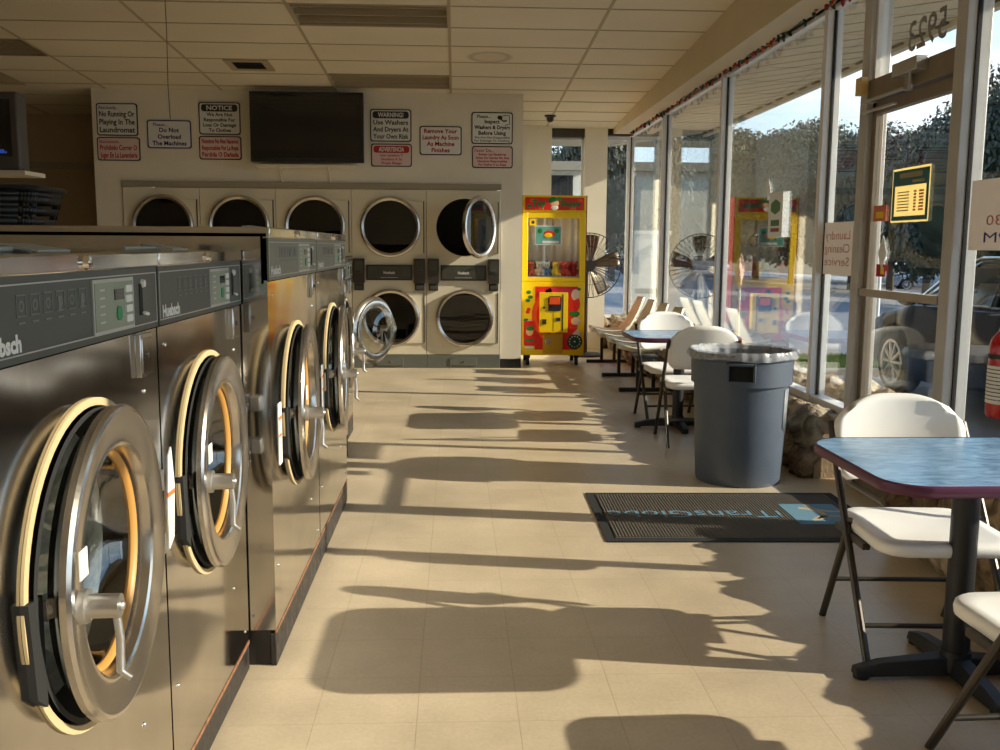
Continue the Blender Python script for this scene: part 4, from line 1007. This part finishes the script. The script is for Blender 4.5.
# ------------------------------------------------------------------ string lights under the head beam
t = thing('string_lights', 'string of red, orange and green bulbs draped along the top of the windows', 'string lights', (XG-.075,0,0))
pts=[]; y=4.9; rg=random.Random(5)
while y<13.6: pts.append((rg.uniform(-.012,.0),y,3.025+.018*math.sin(y*6)+rg.uniform(-.008,.008))); y+=.10
g = MB(); g.tube(pts,.005,6); obj('cord', g, mat('green_cord',(.015,.03,.015),.5), t)
BM=[mat('bulb_red',(.25,.012,.01),.2),mat('bulb_orange',(.4,.08,.012),.2),mat('bulb_green',(.005,.03,.012),.2)]
bulbs=[]
for k in range(3):
    g = MB(); g.lathe([(.001,-.075),(.008,-.066),(.016,-.05),(.017,-.035),(.011,-.018),(.001,-.016)], n=12, m=0); g.lathe([(.012,-.018),(.012,.002),(.001,.002)], n=10, m=1); bulbs.append(g.mesh('bulb',[BM[k],BLACK]))
for i in range(0,len(pts),1):
    if rg.random()<.22: continue
    p=pts[i]; o=bpy.data.objects.new('bulb',bulbs[rg.randrange(3)]); C.objects.link(o); o.parent=t; o.location=(p[0]-.004,p[1],p[2]-.004); o.rotation_euler=(rg.uniform(-.9,.9),rg.uniform(-.5,.5),0); o.scale=(.85,.85,.85)

# ------------------------------------------------------------------ writing and stickers on the glass
def gpt(x,y,X=XG-.01): d=RAYF(x,y); s=X/d[0]; return (d[1]*s, 1.45+d[2]*s)
def gthing(name,label,cat,px,py,dx=-.008):
    Y,Z=gpt(px,py); return thing(name,label,cat,(XG+dx,Y,Z),PI/2)   # local -y faces outside
# local frame: x -> +Y ; -y -> +X ; so things facing outside are at local -y
g = MB(); text_mb(g,['5923'],.42,.24,0,0,-.001,0,.012,fit=False)
Y,Z=gpt(924,30); t = thing('street_number','black street number 5923 on the glass above the door, seen reversed','number',(XG+.006,Y,Z),PI/2)
obj('digits', g, FRAME, t)
def card(name,label,cat,box_,mats,build,dx=-.006,face='in'):
    (ya,za),(yb,zb)=gpt(box_[0],box_[1]),gpt(box_[2],box_[3])
    w,h=abs(ya-yb),abs(za-zb)
    t = thing(name,label,cat,(XG+dx,(ya+yb)/2,(za+zb)/2),PI/2)
    g = MB(); g.box(-w/2,w/2,-.0008,.0008,-h/2,h/2,0); build(g,w,h); obj('sheet', g, mats, t); return t,w,h
TEAL=paper('teal_card',srgb(120,176,178),.6); CREAMC=paper('cream_card',srgb(244,228,180),.6)
def hours(g,w,h):
    b=.028
    for q in ((-w/2+.008,w/2-.008,h/2-.012-.085,h/2-.012),(-w/2+.008,w/2-.008,-h/2+.010,-h/2+.034),(-w/2+.008,-w/2+.008+b,-h/2+.034,h/2-.097),(w/2-.008-b,w/2-.008,-h/2+.034,h/2-.097)):
        g.box(q[0],q[1],.0008,.0016,q[2],q[3],1)
    for k in range(7):
        z=h/2-.125-k*(h-.18)/7
        g.box(-w*.36,-w*.24,.0008,.0014,z-.012,z-.002,3); g.box(-w*.17,-w*.10,.0008,.0014,z-.012,z-.002,3); g.box(w*.02,w*.34,.0008,.0014,z-.010,z-.004,4)
    g.box(-w*.3,w*.3,.0016,.0022,h/2-.055,h/2-.028,2); g.box(-w*.36,-w*.05,.0016,.0022,h/2-.085,h/2-.070,2)
card('hours_card','teal and cream business hours card taped to the door glass','sign',(893,170,927,221),[CREAMC,TEAL,CREAMC,ORANGE,paper('grey_text',srgb(150,150,130),.4)],hours)
card('orange_sticker','small square orange sticker at the left edge of the door glass','sticker',(873.5,206,885,221),[mat('salmon',srgb(214,120,84),.5),YEL],lambda g,w,h:g.box(-w*.3,w*.3,.0008,.0014,-h*.3,h*.1,1))
def diam(g,w,h): g.v[-8:]=[] if 0 else g.v[-8:]
t = gthing('paper_diamond','white paper diamond stuck to the door glass above a red decal','sticker',882,253); g=MB(); g.prism([(-.055,0),(0,-.10),(.055,0),(0,.10)],-.001,.001); obj('sheet',g,STICK,t)
card('payment_decal','small red and yellow decal on the door glass under the white diamond','sticker',(876,264,884,277),[INKR,YEL],lambda g,w,h:(g.box(-w*.4,0,.0008,.0014,-h*.3,h*.3,1)))
t = gthing('paper_diamond','thin white paper diamond on the glass above the hanging green-emblem card','sticker',768,190); g=MB(); g.prism([(-.055,0),(0,-.085),(.055,0),(0,.085)],-.001,.001); obj('sheet',g,STICK,t)
PB=paper('poster_back',srgb(206,198,190),.35); PT=paper('poster_ghost_text',srgb(190,120,116),.4); PV=paper('poster_violet',srgb(104,90,150),.4)
def poster(lines,mi=1,wd=.8,mirror=True,hh=.6,dz=0):
    def f(g,w,h): text_mb(g,lines,w*wd,h*hh,0,dz*h,.0014,mi,.0,fit=False,mirror=False)
    return f
card('window_poster','pinkish reversed poster in the narrow window left of the door','poster',(823,223,851,276),[PB,PT],poster(['Laundry','Cleaning','Service'],hh=.75))
def p2(g,w,h):
    text_mb(g,['M-F 8:30'],w*.72,h*.22,-.08*w,-.08*h,.0014,1,0,fit=False); text_mb(g,['6 PM'],w*.5,h*.22,.05*w,-.32*h,.0014,2,0,fit=False)
card('window_poster','large pale reversed opening-hours poster at the right edge of the photo','poster',(972,181,1052,251),[PB,PT,PV],p2)
EM=mat('emblem_green',srgb(60,110,50),.5)
def hc(g,w,h): g.prism([(w*.3*math.cos(a),.0012+0*a) for a in ()] or [(-w*.33,h*.08),(0,h*.0),(w*.33,h*.08),(w*.33,h*.25),(0,h*.34),(-w*.33,h*.25)],.0008,.0016,m=1); g.box(-w*.3,w*.3,.0008,.0016,-h*.25,-h*.12,1); g.box(-w*.3,w*.3,.0008,.0016,-h*.38,-h*.3,2)
card('hanging_card','white paper strip with green hexagon emblem hanging on the second window','sign',(772,193,784,237),[STICK,EM,PT],hc,dx=-.03)
t = thing('door_chime','small tan box stuck to the left post of the entrance','door chime',(XG-.085,Y1-.02,2.40)); g=MB(); g.box(-.02,.02,-.04,.04,-.05,.05); g.box(-.022,-.02,-.025,.025,-.03,.015); obj('case',g,mat('tan_box',srgb(214,182,120),.5),t,bevel=.004)

# ------------------------------------------------------------------ outside
def zg(x): return 0 if x<8 else -.045*(x-8) if x<60 else -2.34
m = MB()
xs=[XG+.02,2.85,6.6,8,14,20,30,45,60,140]; 
m.grid(lambda u,v:(0,0,0),1,1) if 0 else None
def strip(x0,x1,mi,y0=-60,y1=160,dz=0): m._add([(x0,y0,zg(x0)+dz),(x1,y0,zg(x1)+dz),(x1,y1,zg(x1)+dz),(x0,y1,zg(x0)+dz)],[(0,1,2,3)],mi)
for i in range(len(xs)-1): strip(xs[i],xs[i+1],0,dz=-.03)
m._add([(-40,YF+.1,-.03),(XG+.02,YF+.1,-.03),(XG+.02,160,-.03),(-40,160,-.03)],[(0,1,2,3)],0)
struct('ground', m, ASPH)
m = MB(); strip(30,42,0,dz=.0); struct('road', m, ROADM)
m = MB(); m.box(XG+.02,3.05,-6,YF+2,-.02,.03,0); struct('planting_bed', m, DIRT)
m = MB(); m.box(3.5,5.4,10.9,12.3,-.02,.06,0); struct('kerb', m, ROADM)
m = MB(); m.box(3.56,5.34,10.96,12.24,.06,.07,0)
rg=random.Random(9)
for k in range(9000):
    x,y=rg.uniform(3.58,5.3),rg.uniform(10.98,12.22); a=rg.uniform(0,PI); h=rg.uniform(.02,.06); c,s_=.006*math.cos(a),.006*math.sin(a)
    m._add([(x-c,y-s_,.068),(x+c,y+s_,.068),(x+rg.uniform(-.02,.02),y+rg.uniform(-.02,.02),.068+h)],[(0,1,2)],0)
tag(obj('grass_strip', m, GRASSM), 'strip of green grass in the kerbed bed outside the windows', 'grass', kind='stuff')

def car(label, paint, loc, rz, fancy=True):
    t = thing('car', label, 'car', loc, rz)
    # local: +x nose, y side. stations x -> (half width, belt z, bottom z)
    xs=[-2.25,-2.15,-1.7,-1.0,-.3,.5,1.0,1.6,2.05,2.22]
    belt=[.78,.98,1.02,1.0,.98,.97,.96,.86,.74,.60]
    hw=[.72,.80,.87,.89,.90,.90,.89,.87,.80,.66]
    bot=[.42,.30,.22,.20,.20,.20,.20,.22,.26,.36]
    WX=(-1.35,1.33); WR=.33
    g = MB(); sec=[]
    import bisect
    def lerp(x,arr):
        for i in range(len(xs)-1):
            if xs[i]<=x<=xs[i+1]: k=(x-xs[i])/(xs[i+1]-xs[i]); return arr[i]+(arr[i+1]-arr[i])*k
        return arr[-1]
    X=[-2.25+4.47*i/70 for i in range(71)]; X=[min(x,2.22) for x in X]
    n=0; vs=[]
    for x in X:
        b,w,z0=lerp(x,belt),lerp(x,hw),lerp(x,bot)
        for wx in WX:
            d=abs(x-wx)
            if d<WR+.05: z0=max(z0,.33+math.sqrt((WR+.05)**2-d*d))
        z0=min(z0,b-.12)
        prof=[(w*.90,z0),(w*.98,z0+(b-z0)*.12),(w,z0+(b-z0)*.45),(w*.985,z0+(b-z0)*.72),(w*.95,b-.03),(w*.86,b),(w*.4,b+.035)]
        row=[(x,-p,z) for p,z in prof]+[(x,p,z) for p,z in reversed(prof)]
        n=len(row); vs+=row
    fs=[(i*n+j,i*n+j+1,(i+1)*n+j+1,(i+1)*n+j) for i in range(len(X)-1) for j in range(n-1)]
    fs+= [(i*n+n-1,i*n,(i+1)*n,(i+1)*n+n-1) for i in range(len(X)-1)]
    fs.append(tuple(range(n))); fs.append(tuple((len(X)-1)*n+j for j in range(n-1,-1,-1)))
    g._add(vs,fs); obj('body', g, paint, t, sharp=40)
    # greenhouse
    g = MB(); st=[(-1.75,.70,1.0,.70,1.02),(-1.15,.74,1.0,.60,1.34),(-.5,.76,.99,.62,1.43),(.1,.76,.98,.62,1.42),(.62,.75,.97,.58,1.30),(1.15,.70,.95,.68,.97)]
    vs=[]; 
    for x,wb,zb,wt,zt in st: vs+=[(x,-wb,zb),(x,-(wt+wb)/2-.03,(zb+zt)/2),(x,-wt,zt-.02),(x,-wt*.7,zt),(x,wt*.7,zt),(x,wt,zt-.02),(x,(wt+wb)/2+.03,(zb+zt)/2),(x,wb,zb)]
    g._add(vs,[(i*8+j,i*8+j+1,i*8+j+9,i*8+j+8) for i in range(5) for j in range(7)]); 
    for k,f in enumerate(g.f): g.m[k] = 1 if (k%7 in (2,3,4) and 1<=k//7<=3) else 0
    obj('cabin', g, [TINT, paint], t, sharp=25)
    if fancy:
        g = MB()
        for sy in (-1,1):
            g.tube([(-1.7,sy*.745,1.0),(-1.15,sy*.66,1.31),(-.5,sy*.66,1.41),(.1,sy*.66,1.40),(.62,sy*.63,1.29),(1.12,sy*.735,.97)], .018, 8)
            g.tube([(-1.7,sy*.79,1.0),(.1,sy*.80,.985),(1.12,sy*.78,.965)], .012, 8)
            g.tube([(-.35,sy*.79,.99),(-.33,sy*.65,1.41)], .03, 8, 1)
        obj('window_trim', g, [CHROME, BLACK], t)
        for sy in (-1,1):
            g = MB(); g.ball((.82,sy*.98,1.0),(.08,.10,.065),14,10); g.cyl((.85,sy*.80,.97),(.83,sy*.92,.99),.02,n=8); obj('side_mirror', g, paint, t)
            g = MB(); g.ball((2.0,sy*.64,.66),(.22,.14,.07),14,8); obj('headlight', g, mat('lamp_lens',(.7,.72,.74),.1), t)
            for hx in (-.75,.25): g = MB(); g.box(hx-.09,hx+.09,sy*.895-.012,sy*.895+.012,.82,.845); obj('door_handle', g, CHROME, t, bevel=.004)
        g = MB(); g.box(2.14,2.235,-.42,.42,.34,.56); obj('grille', g, BLACK, t, bevel=.01)
        g = MB(); g.box(2.235,2.245,-.25,.25,.42,.53); obj('number_plate', g, STICK, t)
    for wx in WX:
        for sy in (-1,1):
            g = MB(); y0=sy*.86
            g.lathe([(.20,-.10),(WR*.93,-.10),(WR,-.07),(WR,.07),(WR*.93,.10),(.20,.10)], (wx,y0-sy*.09,.33), 'y', 36, 0)
            w=obj('wheel', g, TYRE, t)
            g = MB(); g.lathe([(.198,sy*.07),(.205,sy*.108),(.235,sy*.110),(.240,sy*.09)], (wx,y0-sy*.09,.33), 'y', 36, 0); g.ball((wx,y0-.0,.33),(.05,.02,.05),12,8)
            for k in range(10):
                a=2*PI*k/10; c,s_=math.cos(a),math.sin(a); g.tube([(wx+.03*c,y0,.33+.03*s_),(wx+.21*c,y0-.005*sy,.33+.21*s_)],[.022,.020],6)
            g.lathe([(.001,sy*.05),(.21,sy*.06)], (wx,y0-sy*.09,.33), 'y', 24, 1); obj('alloy_rim', g, [RIM, mat('rim_recess',(.10,.10,.10),.5)], w)
    return t
car('dark blue sedan parked right outside, seen through the door and right window', BLUECAR, (5.36,8.32,-.03), PI/2)
far=[('small silver sedan parked far off, seen through the second window', SILCAR,20.5,80,.1),('white car far across the lot seen through the door glass, leftmost of three', WHCAR,29,62,.3),('silver car far across the lot seen through the door glass, middle of three', SILCAR,27.0,54,2.9),('pale car far across the lot at the right of the door glass', WHCAR,27.5,50,.4),('dark car far off beside the white outdoor cabinet', BLUECAR,11.5,56,.2),('silver car far off seen beside the fan through the far window', SILCAR,9.0,70,0)]
for lb,p,x,y,a in far: car(lb,p,(x,y,zg(x)-.02),a,fancy=False)

def tree_mesh(seed, n, lobes, leaf, mt):
    rg=random.Random(seed); g=MB(); L=[]
    for k in range(lobes):
        a=rg.uniform(0,2*PI); r=rg.uniform(0,.62); z=rg.uniform(.25,.85)
        L.append((r*math.cos(a)*(1.1-z*.4), r*math.sin(a)*(1.1-z*.4), z, rg.uniform(.22,.36)))
    for k in range(n):
        cx,cy,cz,cr=L[rg.randrange(lobes)]
        v=Vector((rg.gauss(0,1),rg.gauss(0,1),rg.gauss(0,1))).normalized()*cr*rg.uniform(.72,1.05)
        p=Vector((cx,cy,cz))+Vector((v.x,v.y,v.z*.62))
        n_=(v.normalized()+Vector((rg.uniform(-.7,.7),rg.uniform(-.7,.7),rg.uniform(-.2,.9)))).normalized()
        u=n_.orthogonal().normalized(); w=n_.cross(u); s=leaf*rg.uniform(.6,1.3)
        g._add([p+u*s,p+w*s*.7,p-u*s,p-w*s*.7],[(0,1,2,3)])
    me=g.mesh('crown',mt); return me
T1=tree_mesh(1,24000,26,.017,LEAFM); T2=tree_mesh(2,24000,22,.017,LEAFD)
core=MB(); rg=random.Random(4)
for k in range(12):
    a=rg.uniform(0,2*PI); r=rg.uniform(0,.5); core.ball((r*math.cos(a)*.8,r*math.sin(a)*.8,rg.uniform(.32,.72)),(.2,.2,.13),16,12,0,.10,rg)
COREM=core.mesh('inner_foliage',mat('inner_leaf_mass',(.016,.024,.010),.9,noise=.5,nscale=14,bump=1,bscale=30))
trk=MB(); trk.tube([(0,0,-.1),(.01,0,.2),(.0,.01,.5)],[.035,.028,.015],8); trk.tube([(0,0,.2),(.15,.1,.45)],[.02,.01],6); trk.tube([(0,0,.22),(-.17,.05,.5)],[.02,.01],6); TRK=trk.mesh('trunk',BARK)
def tree(x,y,h,w,kind,label):
    t=thing('tree',label,'tree',(x,y,zg(x)-.05),random.uniform(0,6),'trees across the lot')
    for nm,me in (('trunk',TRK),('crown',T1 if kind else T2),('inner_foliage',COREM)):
        o=bpy.data.objects.new(nm,me); C.objects.link(o); o.parent=t; o.scale=(w,w,h)
    return t
def at(px,Y): d=RAYF(px,246); return d[0]*Y/d[1]
TR=[(612,42,9.2,5,0,'tall dark tree seen left of the corner post through the far window'),(566,60,8.0,6,1,'distant tree seen above the dark box in the far window'),(640,95,6,9,1,'low distant trees above the white outdoor cabinet'),
 (690,75,11,8,1,'tree seen through the third window from the door'),(722,62,9.5,6,1,'tree with thin top edge seen beside the second mullion'),(757,58,9.2,6.5,1,'broad round tree behind the hanging card'),(792,52,8.8,5.5,1,'round tree seen at the middle of the second window'),
 (825,50,8.2,5.5,1,'tree seen beside the mullion left of the entrance'),(852,46,7.6,5,0,'tree seen just left of the entrance post'),(893,40,7.2,5,0,'dark tree behind the hours card on the door'),(928,36,7.0,4.5,0,'dark tree at the right of the door glass'),
 (968,28,6.2,3.6,0,'tree at the left of the rightmost window'),(1000,24,6.3,3.4,0,'big tree at the right edge of the photo'),(1050,26,6.5,4,0,'tree cut off by the right edge of the photo, behind the large pale poster'),(940,60,8,8,0,'distant dark tree seen low through the door'),(870,66,8,8,0,'distant dark tree behind the row of pale cars')]
for px,Y,h,w,k,lb in TR: tree(at(px,Y),Y,h,w,k,lb)
# hedge-dark woodland belt behind everything
tree(at(590,80),80,8,10,0,'dark distant trees behind the storefront wing')
# neighbouring wing seen through the far window
t=thing('neighbour_building','beige neighbouring building with a dark opening seen through the far window','building',(1.9,19,-.03))
g=MB(); g.box(-2.5,.62,0,4,0,3.05,0); g.box(-2.5,.7,-.15,4.1,2.95,3.12,1); w_=obj('wall',g,[WALL,STRIP],t)
g=MB(); g.box(-.45,.38,-.02,.02,1.0,2.86); obj('window',g,BLACKM,w_)
t=thing('building','long low dark-roofed building far across the lot','building',(at(700,100),105,-2.4))
g=MB(); g.box(-6,20,0,10,0,4,0); g.box(-6.5,20.5,-.4,10.4,4,4.7,1); obj('wall',g,[STRIP,FRAME],t)
# white outdoor cabinet near the corner
Yc_=15.2; xa=at(634,Yc_); xb=at(663,Yc_)
t=thing('outdoor_cabinet','white metal cabinet standing outside by the corner window','cabinet',((xa+xb)/2+.05,Yc_,-.03)); w2=(xb-xa)/2+.05
g=MB(); g.box(-w2,w2,0,.8,.08,1.70,0); g.box(-w2-.02,w2+.02,-.03,.82,1.68,1.74,0); b_=obj('case',g,WHITEP,t,bevel=.01)
g=MB(); g.box(-w2+.03,w2-.03,-.02,0,.75,.83,0); obj('dark_band',g,FRAME,b_)
g=MB(); g.tube([(w2-.02,-.06,1.62),(w2-.10,-.08,1.35),(w2-.15,-.08,1.0),(w2-.18,-.06,.7)],.02,8); obj('hose',g,DARKMET,t)
for sx in (-1,1): g=MB(); g.box(sx*w2*.8-.03,sx*w2*.8+.03,.05,.75,0,.08); obj('foot',g,FRAME,t)
# white post outside the door and garden stake
t=thing('white_post','thin white post with side arm standing outside the door','post',(at(881,12.8),12.8,-.03)); g=MB(); g.cyl((0,0,0),(0,0,1.55),.03,n=12); g.cyl((0,0,.75),(-.25,0,.75),.022,n=10); obj('pole',g,STICK,t)
t=thing('garden_stake','white stake with curled pinkish paper ornament outside above the trash can','ornament',(2.95,at(1,1)*0+2.95/((742-456)/960.),0.0))
g=MB(); g.cyl((0,0,-.05),(0,0,1.12),.014,n=10); obj('stake',g,STICK,t)
g=MB(); g.grid(lambda u,v:(.05*math.sin(PI*v)*(u-.5)*2, .03*math.cos(u*5+v*3), 1.04+.34*v+.02*math.sin(u*8)),8,10); obj('paper_ornament',g,mat('paper_pink',srgb(214,180,160),.6),t,solid=.006)

# ------------------------------------------------------------------ light
sun = bpy.data.lights.new('sun','SUN'); sun.energy = 9.2; sun.angle = math.radians(.55); sun.color = (1.0,.88,.72)
so = bpy.data.objects.new('sun', sun); C.objects.link(so)
dirv = Vector((-1,.175,-.426)); so.rotation_euler = dirv.to_track_quat('-Z','Y').to_euler(); so.location=(20,-3,12)
w = bpy.data.worlds.new('world'); bpy.context.scene.world = w; w.use_nodes = True; nt = w.node_tree
bg = nt.nodes['Background']
tc = N(nt,'ShaderNodeTexCoord'); sp = N(nt,'ShaderNodeSeparateXYZ'); nt.links.new(tc.outputs['Generated'], sp.inputs[0])
rp = N(nt,'ShaderNodeValToRGB'); e=rp.color_ramp.elements; e[0].position=0; e[0].color=(*srgb(222,232,240),1); e[1].position=.5; e[1].color=(*srgb(120,168,222),1)
q=e.new(.18); q.color=(*srgb(186,214,238),1)
nt.links.new(sp.outputs['Z'], rp.inputs[0])
mp=N(nt,'ShaderNodeMapping'); mp.inputs['Scale'].default_value=(2,2,7); nt.links.new(tc.outputs['Generated'], mp.inputs[0])
nz=N(nt,'ShaderNodeTexNoise'); nz.inputs['Scale'].default_value=1.8; nz.inputs['Detail'].default_value=6; nt.links.new(mp.outputs[0], nz.inputs['Vector'])
cr=N(nt,'ShaderNodeMapRange'); cr.inputs['From Min'].default_value=.52; cr.inputs['From Max'].default_value=.72; nt.links.new(nz.outputs[0], cr.inputs[0])
mx=N(nt,'ShaderNodeMix', data_type='RGBA'); mx.inputs[7].default_value=(.95,.94,.93,1); nt.links.new(cr.outputs[0], mx.inputs[0]); nt.links.new(rp.outputs[0], mx.inputs[6])
nt.links.new(mx.outputs[2], bg.inputs['Color']); bg.inputs['Strength'].default_value = 2.2

# ------------------------------------------------------------------ camera and view
cam = bpy.data.cameras.new('camera'); cam.sensor_width = 36; cam.lens = 36*.960; cam.clip_end = 500; cam.clip_start=.02
co = bpy.data.objects.new('camera', cam); C.objects.link(co)
M = Matrix((Rv, Uv, -Fv)).transposed().to_4x4(); M.translation = Vector((0,0,1.45)); co.matrix_world = M
S = bpy.context.scene; S.camera = co
S.view_settings.view_transform = 'Standard'; S.view_settings.look = 'None'; S.view_settings.gamma = 1; S.view_settings.use_curve_mapping = False
S.view_settings.exposure = 0.25
S.cycles.use_denoising = True; S.cycles.max_bounces = 9; S.cycles.diffuse_bounces = 5; S.cycles.glossy_bounces = 5; S.cycles.transparent_max_bounces = 24; S.cycles.sample_clamp_indirect = 6
